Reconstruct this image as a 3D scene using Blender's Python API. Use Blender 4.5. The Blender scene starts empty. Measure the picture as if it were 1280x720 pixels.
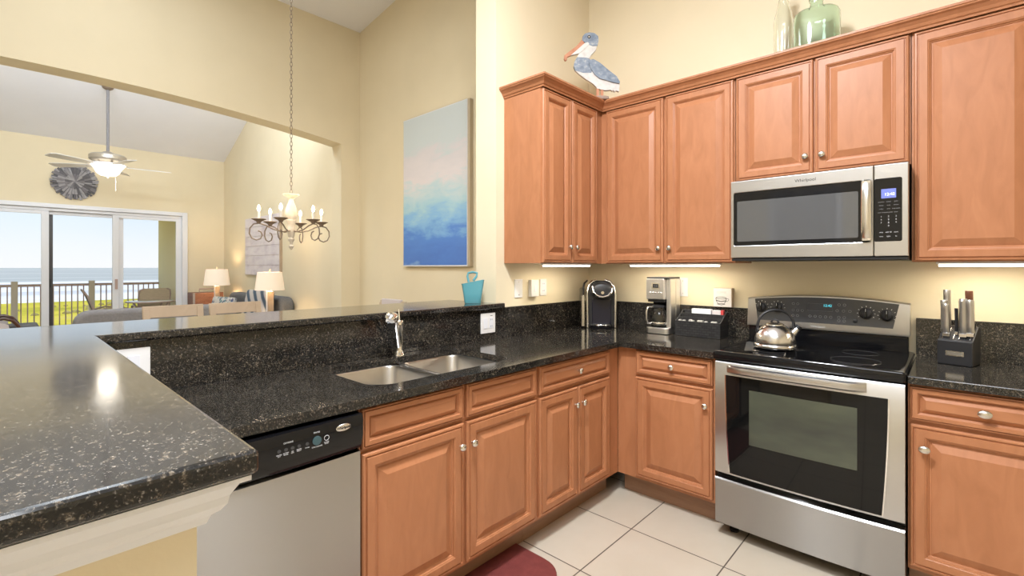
import bpy, bmesh, math, random
from mathutils import Vector, Matrix
from math import sin, cos, pi, radians
random.seed(7)
S = bpy.context.scene
COL = S.collection

# ------------------------------------------------------------------ camera, world, sun, lights, exposure
YAW = radians(42.817)
cam_d = bpy.data.cameras.new('camera')
cam_d.sensor_width = 36.0
cam_d.lens = 594.42 / 1280 * 36.0
cam_d.shift_y = -26.0 / 1280
cam_d.clip_start = 0.02
cam_d.clip_end = 20000
cam = bpy.data.objects.new('camera', cam_d)
cam.location = (2.0848, -3.1354, 1.3511)
cam.rotation_euler = (pi / 2, 0, YAW)
COL.objects.link(cam)
S.camera = cam
S.view_settings.view_transform = 'Standard'
S.view_settings.look = 'None'
S.view_settings.exposure = 0.07
S.view_settings.gamma = 1.0
S.view_settings.use_curve_mapping = False

W = bpy.data.worlds.new('sky')
S.world = W
W.use_nodes = True
wn, wl = W.node_tree.nodes, W.node_tree.links
wn.clear()
w_out = wn.new('ShaderNodeOutputWorld')
w_bg = wn.new('ShaderNodeBackground')
w_bg.inputs['Strength'].default_value = 1.0
w_tc = wn.new('ShaderNodeTexCoord')
w_sep = wn.new('ShaderNodeSeparateXYZ')
w_ramp = wn.new('ShaderNodeValToRGB')
for p_, c_ in ((0.0, (.93, .95, .97, 1)), (.03, (.88, .93, .98, 1)), (.10, (.70, .84, .98, 1)), (.25, (.46, .68, .95, 1)), (1.0, (.22, .46, .85, 1))):
    e_ = w_ramp.color_ramp.elements.new(p_) if p_ not in (0.0, 1.0) else w_ramp.color_ramp.elements[0 if p_ == 0 else -1]
    e_.color = c_
w_no = wn.new('ShaderNodeTexNoise'); w_no.inputs['Scale'].default_value = 3.0; w_no.inputs['Detail'].default_value = 4
w_mp = wn.new('ShaderNodeMapping'); w_mp.inputs['Scale'].default_value = (1, 1, 9)
w_mix = wn.new('ShaderNodeMixRGB'); w_mix.inputs['Color2'].default_value = (.90, .93, .96, 1)
w_cr = wn.new('ShaderNodeMapRange'); w_cr.inputs[1].default_value = .5; w_cr.inputs[2].default_value = .8; w_cr.inputs[4].default_value = .5
wl.new(w_tc.outputs['Generated'], w_sep.inputs[0]); wl.new(w_sep.outputs['Z'], w_ramp.inputs[0])
wl.new(w_tc.outputs['Generated'], w_mp.inputs[0]); wl.new(w_mp.outputs[0], w_no.inputs['Vector'])
wl.new(w_no.outputs['Fac'], w_cr.inputs[0]); wl.new(w_cr.outputs[0], w_mix.inputs['Fac'])
wl.new(w_ramp.outputs[0], w_mix.inputs['Color1']); wl.new(w_mix.outputs[0], w_bg.inputs[0])
wl.new(w_bg.outputs[0], w_out.inputs[0])

def lamp(name, typ, loc, power, color=(1, 1, 1), rot=(0, 0, 0), size=None, size_y=None, shape=None, radius=None, angle=None):
    d = bpy.data.lights.new(name, typ)
    d.energy = power
    d.color = color
    if size is not None:
        d.size = size
        d.shape = shape or 'SQUARE'
        if size_y: d.shape = 'RECTANGLE'; d.size_y = size_y
    if radius is not None: d.shadow_soft_size = radius
    if angle is not None: d.angle = angle
    o = bpy.data.objects.new(name, d)
    o.location = loc
    o.rotation_euler = rot
    COL.objects.link(o)
    return o

lamp('sun', 'SUN', (0, 0, 30), 3.2, (1, .95, .86), (radians(18), radians(36), 0), angle=radians(1.5))
WARM = (.92, .955, 1.0)
lamp('kitchen_ceiling_light', 'AREA', (1.25, -2.25, 3.42), 88, WARM, size=.45, shape='DISK')
lamp('kitchen_wall_fill_light', 'POINT', (1.25, -2.25, 3.15), 62, WARM, radius=.18)  # added point fill at the fixture, brightens upper walls and ceiling
lamp('kitchen_entry_fill_light', 'AREA', (2.2, -3.7, 3.42), 56, WARM, size=1.3, shape='DISK')  # added soft fill for the cabinet fronts, no known fixture here
lamp('dining_fill_light', 'AREA', (-1.75, -2.7, 4.3), 46, (.84, .92, 1), size=1.2, shape='DISK')  # unseen area fill added over the dining area, besides the chandelier
lamp('living_fill_light', 'AREA', (-4.6, -2.4, 4.7), 62, (.84, .92, 1), size=1.6, shape='DISK')  # added fill kept out of view by the arch header, lights the living room
lamp('living_fill_uplight', 'AREA', (-3.75, -2.6, 3.35), 78, (.80, .89, 1), (0, radians(180 - 58), 0), size=.3, size_y=3.0)  # invented uplight behind the header, added to brighten the living ceiling

# ------------------------------------------------------------------ materials
def mat(name, color=(.8, .8, .8), rough=.5, metal=0.0, spec=.5, trans=0.0, ior=1.45, emit=None, estr=0.0, coat=0.0, alpha=1.0, aniso=0.0):
    m = bpy.data.materials.new(name)
    m.use_nodes = True
    b = m.node_tree.nodes['Principled BSDF']
    b.inputs['Base Color'].default_value = (*color, 1)
    b.inputs['Roughness'].default_value = rough
    b.inputs['Metallic'].default_value = metal
    b.inputs['Specular IOR Level'].default_value = spec
    b.inputs['Transmission Weight'].default_value = trans
    b.inputs['IOR'].default_value = ior
    b.inputs['Coat Weight'].default_value = coat
    b.inputs['Alpha'].default_value = alpha
    b.inputs['Anisotropic'].default_value = aniso
    if emit:
        b.inputs['Emission Color'].default_value = (*emit, 1)
        b.inputs['Emission Strength'].default_value = estr
    return m

def N(m, t, **kw):
    n = m.node_tree.nodes.new(t)
    for k, v in kw.items():
        if k in n.inputs: n.inputs[k].default_value = v
        else: setattr(n, k, v)
    return n

def L(m, a, b): m.node_tree.links.new(a, b)
def bsdf(m): return m.node_tree.nodes['Principled BSDF']

def coords(m, scale=(1, 1, 1), loc=(0, 0, 0)):
    tc = N(m, 'ShaderNodeTexCoord')
    mp = N(m, 'ShaderNodeMapping')
    mp.inputs['Scale'].default_value = scale
    mp.inputs['Location'].default_value = loc
    L(m, tc.outputs['Object'], mp.inputs[0])
    return mp.outputs[0]

def ramp(m, fac, stops):
    r = N(m, 'ShaderNodeValToRGB')
    els = r.color_ramp.elements
    while len(els) < len(stops): els.new(.5)
    for e, (p, c) in zip(els, stops): e.position = p; e.color = (*c, 1)
    L(m, fac, r.inputs[0])
    return r.outputs[0]

def noise_mat(name, stops, scale=(1, 1, 1), nscale=5, detail=4, rough=.5, bump=0.0, bscale=None, distort=0.0, **kw):
    m = mat(name, rough=rough, **kw)
    v = coords(m, scale)
    n = N(m, 'ShaderNodeTexNoise', Scale=nscale, Detail=detail, Distortion=distort)
    L(m, v, n.inputs['Vector'])
    L(m, ramp(m, n.outputs['Fac'], stops), bsdf(m).inputs['Base Color'])
    if bump:
        n2 = N(m, 'ShaderNodeTexNoise', Scale=bscale or nscale, Detail=3)
        L(m, coords(m), n2.inputs['Vector'])
        b = N(m, 'ShaderNodeBump', Strength=bump, Distance=.004)
        L(m, n2.outputs['Fac'], b.inputs['Height'])
        L(m, b.outputs[0], bsdf(m).inputs['Normal'])
    return m

def wood(name, lo, mid, hi, stretch, rough=.42, nscale=6, coat=0):
    return noise_mat(name, [(.25, lo), (.5, mid), (.78, hi)], stretch, nscale, 4, rough, distort=1.2, coat=coat)

M = {}
M['wall'] = noise_mat('wall_paint', [(.3, (.77, .675, .485)), (.7, (.81, .71, .515))], nscale=2, rough=.75, bump=.10, bscale=160, spec=.25)
M['ceil'] = noise_mat('ceiling_paint', [(.3, (.83, .83, .87)), (.7, (.86, .86, .90))], nscale=2, rough=.8, bump=.05, bscale=120, spec=.2)
M['white'] = mat('white_paint', (.79, .80, .845), .35)
M['plastic'] = mat('white_plastic', (.82, .81, .80), .3)
M['slot'] = mat('dark_slot', (.03, .03, .03), .5)
M['cab'] = wood('stained_maple', (.39, .158, .070), (.435, .180, .082), (.475, .204, .096), (3, 3, .8))
M['cab_h'] = wood('stained_maple_cross', (.39, .158, .070), (.435, .180, .082), (.475, .204, .096), (.8, .8, 3))
M['toe'] = wood('toe_kick_wood', (.27, .15, .088), (.31, .175, .105), (.35, .20, .12), (1, 1, 8))
M['nickel'] = mat('satin_nickel', (.72, .70, .66), .25, 1.0)
M['chrome'] = mat('chrome', (.85, .85, .86), .06, 1.0)
M['black'] = mat('black_gloss', (.006, .006, .007), .07, spec=.4)
M['blackm'] = mat('black_matte', (.018, .018, .02), .45)
M['rubber'] = mat('black_rubber', (.012, .012, .012), .6)
M['dkglass'] = mat('dark_oven_glass', (.006, .006, .006), .04, spec=.35)
M['ovenwin'] = noise_mat('oven_window_mesh_reflection', [(.3, (.035, .038, .033)), (.7, (.085, .095, .066))], (1, 1, 3), 2.2, 3, .12)  # mesh coating tone with the glass's green reflection painted into its colour
M['mwwin'] = mat('microwave_window', (.085, .087, .09), .05, coat=1)
M['panelgrey'] = mat('grey_control_glass', (.05, .05, .052), .12)
M['legend'] = mat('white_legend', (.62, .62, .62), .5)
M['greyleg'] = mat('grey_legend', (.28, .28, .28), .5)
M['lcd'] = mat('blue_display', (.1, .12, .3), .3, emit=(.16, .20, .62), estr=.8)
M['lcdtext'] = mat('display_digits', (.9, .9, 1), .3, emit=(.9, .92, 1), estr=1.3)
M['cyan'] = mat('cyan_digits', (.1, .6, .7), .3, emit=(.08, .62, .75), estr=1.2)

def brushed(name, col, rough, axis):
    m = mat(name, col, rough, 1.0, aniso=.95); bsdf(m).inputs['Anisotropic Rotation'].default_value = .25
    v = coords(m, axis)
    n = N(m, 'ShaderNodeTexNoise', Scale=40, Detail=3)
    L(m, v, n.inputs['Vector'])
    mr = N(m, 'ShaderNodeMapRange'); mr.inputs[3].default_value = rough - .03; mr.inputs[4].default_value = rough + .06
    L(m, n.outputs['Fac'], mr.inputs[0]); L(m, mr.outputs[0], bsdf(m).inputs['Roughness'])
    t = N(m, 'ShaderNodeTangent', direction_type='RADIAL', axis='Z')
    L(m, t.outputs[0], bsdf(m).inputs['Tangent'])
    return m
M['steel'] = brushed('brushed_steel', (.43, .425, .42), .30, (1, 1, 40))
M['steel2'] = mat('satin_steel', (.56, .555, .55), .32, 1.0)
M['sinksteel'] = mat('sink_steel', (.58, .555, .52), .30, 1.0)
M['appsteel'] = mat('light_steel', (.80, .785, .765), .36, 1.0)
M['kettle'] = mat('kettle_steel', (.74, .73, .72), .24, 1.0)

def granite():
    m = mat('black_granite', rough=.12, spec=.5, coat=.3)
    bsdf(m).inputs['Coat IOR'].default_value = 1.5
    bsdf(m).inputs['Coat Roughness'].default_value = .07
    v = coords(m)
    n1 = N(m, 'ShaderNodeTexNoise', Scale=105, Detail=7, Roughness=.78)
    n2 = N(m, 'ShaderNodeTexNoise', Scale=260, Detail=3, Roughness=.6)
    n3 = N(m, 'ShaderNodeTexNoise', Scale=14, Detail=3)
    for n in (n1, n2, n3): L(m, v, n.inputs['Vector'])
    c1 = ramp(m, n1.outputs['Fac'], [(.45, (.006, .006, .006)), (.55, (.011, .010, .009)), (.60, (.10, .078, .054)), (.68, (.24, .20, .15))])
    c2 = ramp(m, n2.outputs['Fac'], [(.52, (.004, .004, .004)), (.62, (.035, .030, .024)), (.70, (.26, .235, .20))])
    k3 = N(m, 'ShaderNodeMapRange'); k3.inputs[1].default_value = .3; k3.inputs[2].default_value = .7; k3.inputs[3].default_value = .55; k3.inputs[4].default_value = 1.15
    L(m, n3.outputs['Fac'], k3.inputs[0])
    ad = N(m, 'ShaderNodeMixRGB', blend_type='ADD'); ad.inputs[0].default_value = 1; L(m, c1, ad.inputs[1]); L(m, c2, ad.inputs[2])
    mx = N(m, 'ShaderNodeMixRGB', blend_type='MULTIPLY'); mx.inputs[0].default_value = 1; L(m, ad.outputs[0], mx.inputs[1]); L(m, k3.outputs[0], mx.inputs[2])
    L(m, mx.outputs[0], bsdf(m).inputs['Base Color'])
    return m
M['granite'] = granite()

def tile():
    m = mat('floor_tile', rough=.28)
    v = coords(m, (1, 1, 1), (-.868 + .46 * 8, .915 + .46 * 16, 0))
    b = N(m, 'ShaderNodeTexBrick', Scale=1.0)
    b.offset = 0; b.squash = 1
    b.inputs['Brick Width'].default_value = .46; b.inputs['Row Height'].default_value = .46
    b.inputs['Mortar Size'].default_value = .0035; b.inputs['Mortar Smooth'].default_value = .3
    b.inputs['Color1'].default_value = (.55, .485, .395, 1); b.inputs['Color2'].default_value = (.58, .515, .42, 1)
    b.inputs['Mortar'].default_value = (.09, .07, .055, 1)
    L(m, v, b.inputs['Vector'])
    n = N(m, 'ShaderNodeTexNoise', Scale=3, Detail=6); L(m, v, n.inputs['Vector'])
    c = ramp(m, n.outputs['Fac'], [(.3, (.93, .91, .88)), (.7, (1, 1, 1))])
    mx = N(m, 'ShaderNodeMixRGB', blend_type='MULTIPLY'); mx.inputs[0].default_value = 1
    L(m, b.outputs['Color'], mx.inputs[1]); L(m, c, mx.inputs[2]); L(m, mx.outputs[0], bsdf(m).inputs['Base Color'])
    return m
M['tile'] = tile()
M['mat'] = noise_mat('mat_red', [(.3, (.15, .03, .027)), (.7, (.19, .042, .036))], nscale=30, rough=.6, bump=.2, bscale=300)
M['oak'] = wood('pale_oak', (.42, .32, .225), (.48, .37, .265), (.54, .42, .305), (1, 1, 1), .5, 5)
M['greyfab'] = noise_mat('grey_fabric', [(.3, (.22, .21, .22)), (.7, (.27, .26, .265))], nscale=60, rough=.9, bump=.3, bscale=400)
M['dkfab'] = noise_mat('slate_fabric', [(.3, (.12, .125, .135)), (.7, (.16, .165, .175))], nscale=60, rough=.9, bump=.3, bscale=400)
M['palefab'] = mat('pale_fabric', (.62, .56, .56), .85)
M['dkwood'] = wood('dark_walnut', (.06, .022, .012), (.09, .032, .017), (.12, .045, .024), (2, 2, 2), .3)
M['iron'] = mat('rust_iron', (.26, .20, .15), .5, .4)
M['cream'] = noise_mat('distressed_cream', [(.35, (.52, .44, .34)), (.6, (.66, .59, .49))], nscale=14, rough=.5)
M['candle'] = mat('candle_sleeve', (.82, .78, .70), .5)
M['bulb'] = mat('lit_bulb', (1, .9, .75), .3, emit=(1, .82, .58), estr=7)
M['fanlamp'] = mat('lit_glass_bowl', (1, .97, .9), .3, emit=(1, .93, .82), estr=1.6)
M['shade'] = mat('lit_lampshade', (.80, .70, .58), .8, emit=(1, .80, .60), estr=.32)
M['led'] = mat('lit_diffuser', (1, .95, .85), .3, emit=(1, .90, .74), estr=7)
M['fan_body'] = mat('fan_nickel', (.50, .45, .38), .35, .6)
M['fan_blade'] = mat('fan_blade_white', (.72, .69, .67), .4)
M['rail'] = mat('rail_bronze', (.50, .36, .31), .45)
M['post'] = mat('post_taupe', (.66, .58, .46), .6)
M['wicker'] = noise_mat('sling_tan', [(.4, (.62, .50, .35)), (.6, (.72, .58, .42))], (1, 1, 12), 20, 3, .8)
M['dksling'] = noise_mat('sling_brown', [(.4, (.12, .095, .07)), (.6, (.17, .135, .10))], (1, 1, 10), 20, 3, .8)
M['balc'] = mat('balcony_plaster', (.80, .70, .46), .8)
M['concrete'] = mat('balcony_concrete', (.45, .43, .40), .85)
M['teal'] = mat('glazed_turquoise', (.115, .36, .42), .22, coat=.4)
M['screen'] = mat('screen_frame', (.05, .045, .045), .5)
def glassmat(name, col, rough=.0):
    return mat(name, col, rough, 0, .5, 1.0, 1.45)
M['cleargl'] = glassmat('clear_glass', (.95, .98, .96))
M['greengl'] = glassmat('green_glass', (.80, .93, .85), .03)
M['carafe'] = glassmat('carafe_glass', (.80, .82, .84))
M['tableglass'] = mat('table_glass', (.72, .76, .78), .05)
M['windowgl'] = bpy.data.materials.new('window_glass'); M['windowgl'].use_nodes = True
_m = M['windowgl']; _m.node_tree.nodes.remove(bsdf(_m))
_g = N(_m, 'ShaderNodeBsdfGlossy', Roughness=.3); _t = N(_m, 'ShaderNodeBsdfTransparent'); _x = N(_m, 'ShaderNodeMixShader')
_x.inputs[0].default_value = .012
L(_m, _t.outputs[0], _x.inputs[1]); L(_m, _g.outputs[0], _x.inputs[2]); L(_m, _x.outputs[0], _m.node_tree.nodes['Material Output'].inputs[0])

# ------------------------------------------------------------------ mesh helpers
class B:
    def __init__(s): s.v = []; s.f = []
    def add(s, vs, fs, m=None):
        o = len(s.v)
        for p in vs:
            p = Vector(p)
            s.v.append(m @ p if m else p)
        s.f += [tuple(i + o for i in f) for f in fs]
        return s
    def box(s, x0, x1, y0, y1, z0, z1, m=None):
        vs = [(x, y, z) for x in (x0, x1) for y in (y0, y1) for z in (z0, z1)]
        return s.add(vs, [(0, 1, 3, 2), (4, 6, 7, 5), (0, 4, 5, 1), (2, 3, 7, 6), (0, 2, 6, 4), (1, 5, 7, 3)], m)
    def loft(s, loops, m=None, cap0=True, cap1=True, close=True):
        n = len(loops[0]); vs = [p for l in loops for p in l]; fs = []
        for k in range(len(loops) - 1):
            for i in range(n if close else n - 1):
                j = (i + 1) % n
                fs.append((k * n + i, k * n + j, (k + 1) * n + j, (k + 1) * n + i))
        if cap0: fs.append(tuple(range(n))[::-1])
        if cap1: fs.append(tuple((len(loops) - 1) * n + i for i in range(n)))
        return s.add(vs, fs, m)
    def lathe(s, prof, c=(0, 0, 0), seg=24, m=None, sx=1, sy=1):
        T = Matrix.Translation(Vector(c)); T = (m @ T) if m else T
        lo = [[(r * cos(2 * pi * i / seg) * sx, r * sin(2 * pi * i / seg) * sy, z) for i in range(seg)] for r, z in prof]
        return s.loft(lo, T, prof[0][0] > 1e-5, prof[-1][0] > 1e-5)
    def cyl(s, r, z0, z1, c=(0, 0, 0), seg=20, m=None):
        return s.lathe([(r, z0), (r, z1)], c, seg, m)
    def tube(s, pts, r, seg=8, m=None, close=False, flat=1.0):
        P = [Vector(p) for p in pts]; n = len(P); lo = []
        nrm = None
        for i, p in enumerate(P):
            if close: t = P[(i + 1) % n] - P[i - 1]
            else: t = P[min(i + 1, n - 1)] - P[max(i - 1, 0)]
            t.normalize()
            if nrm is None:
                nrm = t.cross(Vector((0, 0, 1)))
                if nrm.length < .05: nrm = t.cross(Vector((1, 0, 0)))
            nrm = (nrm - t * nrm.dot(t)).normalized()
            bi = t.cross(nrm)
            rr = r[i] if isinstance(r, (list, tuple)) else r
            lo.append([p + nrm * cos(2 * pi * k / seg) * rr + bi * sin(2 * pi * k / seg) * rr * flat for k in range(seg)])
        if close: lo.append(lo[0])
        return s.loft(lo, m, not close, not close)
    def prism(s, out, d0, d1, m=None):
        n = len(out)
        vs = [(x, y, d0) for x, y in out] + [(x, y, d1) for x, y in out]
        fs = [tuple(range(n))[::-1], tuple(range(n, 2 * n))] + [(i, (i + 1) % n, n + (i + 1) % n, n + i) for i in range(n)]
        return s.add(vs, fs, m)
    def bm(s):
        b = bmesh.new()
        vs = [b.verts.new(p) for p in s.v]
        for f in s.f:
            try: b.faces.new([vs[i] for i in f])
            except ValueError: pass
        bmesh.ops.recalc_face_normals(b, faces=b.faces)
        return b

ROOT = {}
def obj(name, geo, material, parent=None, bevel=0.0, smooth=False, seg=2, solid=0.0):
    b = geo.bm() if isinstance(geo, B) else geo
    if parent is not None and parent.name in ROOT:
        o_ = ROOT[parent.name]
        inv = Matrix.Translation(o_) @ Matrix.Rotation(ROTZ.get(parent.name, 0), 4, 'Z')
        bmesh.ops.transform(b, matrix=inv.inverted(), verts=b.verts)
    me = bpy.data.meshes.new(name)
    b.to_mesh(me); b.free()
    o = bpy.data.objects.new(name, me)
    COL.objects.link(o)
    me.materials.append(M[material] if isinstance(material, str) else material)
    if smooth:
        for p in me.polygons: p.use_smooth = True
        me.set_sharp_from_angle(angle=radians(38))
    if solid:
        md = o.modifiers.new('thick', 'SOLIDIFY'); md.thickness = solid; md.offset = 0
    if bevel:
        md = o.modifiers.new('round', 'BEVEL'); md.width = bevel; md.segments = seg; md.limit_method = 'ANGLE'; md.angle_limit = radians(40)
        md.harden_normals = False
    if parent is not None:
        o.parent = parent
        if parent.name in ROOT: ROOT[o.name] = ROOT[parent.name]; ROTZ[o.name] = ROTZ.get(parent.name, 0)
    return o
ROTZ = {}
def tag(o, label, cat, group=None):
    o['label'] = label; o['category'] = cat
    if group: o['group'] = group
    return o
def thing(name, label, cat, loc=(0, 0, 0), group=None, rot=0.0):
    o = bpy.data.objects.new(name, None)
    o.empty_display_size = .1
    o.location = loc; o.rotation_euler = (0, 0, rot)
    COL.objects.link(o)
    ROOT[o.name] = Vector(loc); ROTZ[o.name] = rot
    return tag(o, label, cat, group)
def struct(name, geo, material, bevel=0.0, **kw):
    o = obj(name, geo, material, None, bevel, **kw); o['kind'] = 'structure'
    return o
def stuff(o): o['kind'] = 'stuff'; return o
def copy_tree(o, parent=None):
    c = o.copy(); COL.objects.link(c)
    if parent: c.parent = parent
    for ch in list(o.children): copy_tree(ch, c)
    return c

def FX(x, y=0, z=0):   # face looking +X: u=+Y v=+Z n=+X
    return Matrix(((0, 0, 1, x), (1, 0, 0, y), (0, 1, 0, z), (0, 0, 0, 1)))
def FY(y, x=0, z=0):   # face looking -Y: u=+X v=+Z n=-Y
    return Matrix(((1, 0, 0, x), (0, 0, -1, y), (0, 1, 0, z), (0, 0, 0, 1)))
def FV(p, yaw):        # face looking towards -Y rotated by yaw about Z
    return Matrix.Translation(Vector(p)) @ Matrix.Rotation(yaw, 4, 'Z') @ FY(0)

def rrect(u0, u1, v0, v1, r, seg=5):
    out = []
    for cx, cy, a in ((u1 - r, v0 + r, -pi / 2), (u1 - r, v1 - r, 0), (u0 + r, v1 - r, pi / 2), (u0 + r, v0 + r, pi)):
        for i in range(seg + 1):
            t = a + pi / 2 * i / seg
            out.append((cx + r * cos(t), cy + r * sin(t)))
    return out

def plate(outer, holes, z0, z1, m=None):
    b = bmesh.new(); es = []
    for lp in [outer] + holes:
        vs = [b.verts.new((x, y, z0)) for x, y in lp]
        es += [b.edges.new((vs[i], vs[(i + 1) % len(vs)])) for i in range(len(vs))]
    bmesh.ops.triangle_fill(b, use_beauty=True, use_dissolve=False, edges=es)
    g = bmesh.ops.extrude_face_region(b, geom=list(b.faces))
    bmesh.ops.translate(b, vec=(0, 0, z1 - z0), verts=[v for v in g['geom'] if isinstance(v, bmesh.types.BMVert)])
    bmesh.ops.recalc_face_normals(b, faces=b.faces)
    if m: bmesh.ops.transform(b, matrix=m, verts=b.verts)
    return b

def text(s, size, m, material, name, parent, align='CENTER', depth=.0006):
    c = bpy.data.curves.new('t', 'FONT'); c.body = s; c.size = size; c.align_x = align; c.align_y = 'CENTER'; c.extrude = depth
    o = bpy.data.objects.new('t', c); COL.objects.link(o)
    bpy.context.view_layer.update()
    me = bpy.data.meshes.new_from_object(o.evaluated_get(bpy.context.evaluated_depsgraph_get()))
    bpy.data.objects.remove(o); bpy.data.curves.remove(c)
    b = bmesh.new(); b.from_mesh(me); bpy.data.meshes.remove(me)
    bmesh.ops.transform(b, matrix=m, verts=b.verts)
    return obj(name, b, material, parent)

def sweep(path, prof, z=True):
    """horizontal open path [(x,y)], outward side = right of travel, profile [(out, z)]"""
    P = [Vector(p) for p in path]; n = len(P); loops = []
    for i in range(n):
        d0 = (P[i] - P[i - 1]).normalized() if i else None
        d1 = (P[i + 1] - P[i]).normalized() if i < n - 1 else None
        if d0 is None: d0 = d1
        if d1 is None: d1 = d0
        n0 = Vector((d0.y, -d0.x)); n1 = Vector((d1.y, -d1.x))
        mi = (n0 + n1).normalized(); k = 1 / max(.2, mi.dot(n0))
        loops.append([(P[i].x + mi.x * k * o, P[i].y + mi.y * k * o, zz) for o, zz in prof])
    return B().loft(loops)

# ------------------------------------------------------------------ structure
struct('floor', B().box(-8.5, 5.2, -5.6, .2, -.12, 0), 'tile')
YE = -1.032                                    # end of the kitchen stub wall
struct('wall_back', B().box(-.182, 5.15, 0, .15, 0, 3.45), 'wall')
struct('wall_left', B().box(-.182, 0, YE, 0, 0, 3.45), 'wall')
struct('wall_dining', B().box(-3.317, -.182, -.085, .15, 0, 5.3), 'wall')
struct('wall_right', B().box(5.0, 5.15, -5.4, 0, 0, 3.45), 'wall')
struct('wall_rear', B().box(-8.45, 5.15, -5.55, -5.4, 0, 6.0), 'wall')
struct('ceiling_kitchen', B().box(-.182, 5.15, -5.55, .15, 3.45, 3.6), 'ceil')
struct('wall_upper', B().box(-.182, -.06, -5.4, .15, 3.6, 5.2), 'wall')
cz = lambda x: 4.262 + .138 * (x + 3.317)
struct('ceiling_dining', B().prism([(-3.6, cz(-3.6)), (0, cz(0)), (0, cz(0) + .15), (-3.6, cz(-3.6) + .15)], -.2, 5.55, FY(0)), 'ceil')
lz = lambda x: 3.388 + .424 * (x + 8.3)
struct('ceiling_living', B().prism([(-8.45, lz(-8.45)), (-3.45, lz(-3.45)), (-3.45, lz(-3.45) + .15), (-8.45, lz(-8.45) + .15)], -.2, 5.55, FY(0)), 'ceil')
# arch wall: outline in (y, z) with the shallow arched opening
XA, XB = -3.317, -3.55
arch = []
for i in range(33):
    y = -.332 - (4.966 - .332) * i / 32
    arch.append((y, 2.992 - .157 * ((y + 2.649) / 2.317) ** 2))
out = [(.15, 0), (.15, 5.6), (-5.4, 5.6), (-5.4, 0), (-4.966, 0)] + arch[::-1] + [(-.332, 0)]
struct('wall_arch', plate(out, [], 0, XA - XB, FX(XB)), 'wall')
struct('wall_living', B().box(-8.3, XB, -.16, .15, 0, 5.6), 'wall')
far = B()
DY0, DY1, DZ = -4.45, -.845, 2.29
far.box(-8.45, -8.3, DY1, .15, 0, 3.6).box(-8.45, -8.3, -5.4, DY0, 0, 3.6).box(-8.45, -8.3, DY0, DY1, DZ, 3.6)
struct('wall_far', far, 'wall')
# pony walls below the bar
struct('wall_bar', B().box(-.15, 0, -3.4, YE - .001, 0, 1.098), 'wall')
struct('wall_peninsula', B().box(0, 1.412, -3.4, -2.972, 0, 1.098), 'wall')
cove = [(0, 1.040), (.008, 1.040), (.012, 1.050), (.020, 1.056), (.026, 1.064), (.028, 1.074), (.036, 1.088), (.046, 1.092), (.046, 1.098), (0, 1.098)]
struct('trim_1', sweep([(1.412, -3.4), (1.412, -2.972), (.66, -2.972)], cove), 'white')

# sliding door
dr = thing('door_1', 'wide white sliding glass door opening onto the sea balcony', 'door', (-8.3, -2.6, 0)); dr['kind'] = 'structure'
xo = -8.3
fr = B()
fr.box(xo - .13, xo + .035, DY1 - .005, -.765, 0, 2.352).box(xo - .13, xo + .035, DY0 - .09, DY0 + .01, 0, 2.352)
fr.box(xo - .129, xo + .034, DY0 + .01, DY1 - .005, 2.285, 2.351).box(xo - .129, xo - .01, DY0 + .01, DY1 - .005, 2.2355, 2.285).box(xo - .129, xo - .001, DY0 + .01, DY1 - .005, 0, .039)
obj('door_frame', fr, 'white', dr, .008)
def sash(y0, y1, x, ws):
    b = B().box(x, x + .045, y0, y0 + ws, .04, 2.235).box(x, x + .045, y1 - ws, y1, .04, 2.235)
    b.box(x + .002, x + .043, y0 + ws, y1 - ws, 2.185, 2.234).box(x + .002, x + .043, y0 + ws, y1 - ws, .041, .14)
    o = obj('door_panel', b, 'white', dr, .004)
    obj('pane', B().box(x + .02, x + .026, y0 + ws - .01, y1 - ws + .01, .13, 2.19), 'windowgl', o)
    return o
a = sash(-1.83, -.85, xo - .06, .085)
sash(-2.685, -1.68, xo - .11, .088)
sash(-4.44, -2.6, xo - .06, .085)
obj('pull_handle', B().box(xo - .015, xo + .012, -1.80, -1.765, .98, 1.15), 'rail', a, .004)
sc = obj('screen_stile', B().box(xo - .15, xo - .115, -2.60, -2.55, .04, 2.23), 'screen', dr, .003)
obj('latch', B().box(xo - .115, xo - .095, -2.60, -2.575, 1.03, 1.16), 'rubber', sc, .003)

# balcony and landscape
struct('balcony_floor', B().box(-10.75, -8.45, -5.5, -.6, -.15, -.02), 'concrete')
struct('balcony_wall', B().box(-10.62, -8.45, -.77, -.6, -.02, 2.42), 'balc')
struct('balcony_ceiling', B().box(-10.75, -8.45, -5.5, -.6, 2.42, 2.6), 'balc')
rl = thing('balcony_railing', 'bronze metal balcony railing with taupe posts facing the sea', 'railing', (-10.6, -2.6, -.02))
obj('top_rail', B().box(-10.64, -10.56, -5.4, -.772, .985, 1.03), 'rail', rl, .006)
obj('bottom_rail', B().box(-10.625, -10.575, -5.4, -.772, .06, .10), 'rail', rl, .004)
for y in (-4.03, -2.94, -1.867):
    obj('post', B().box(-10.65, -10.55, y - .045, y + .045, -.02, 1.085), 'post', rl, .006)
y = -.86
while y > -5.35:
    if min(abs(y - q) for q in (-4.03, -2.94, -1.867)) > .055:
        obj('baluster', B().box(-10.609, -10.591, y - .009, y + .009, .10, .985), 'rail', rl)
    y -= .0868
GZ = -8.0
g = mat('lawn_grass', rough=.95, spec=.1)
v = coords(g, (.05, .05, 1)); n_ = N(g, 'ShaderNodeTexNoise', Scale=1.2, Detail=8, Roughness=.75); L(g, v, n_.inputs['Vector'])
L(g, ramp(g, n_.outputs['Fac'], [(.34, (.34, .30, .03)), (.48, (.56, .47, .045)), (.60, (.70, .56, .07)), (.72, (.58, .44, .20))]), bsdf(g).inputs['Base Color'])
M['grass'] = g
sb = mat('surf_foam', rough=.6)
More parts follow.
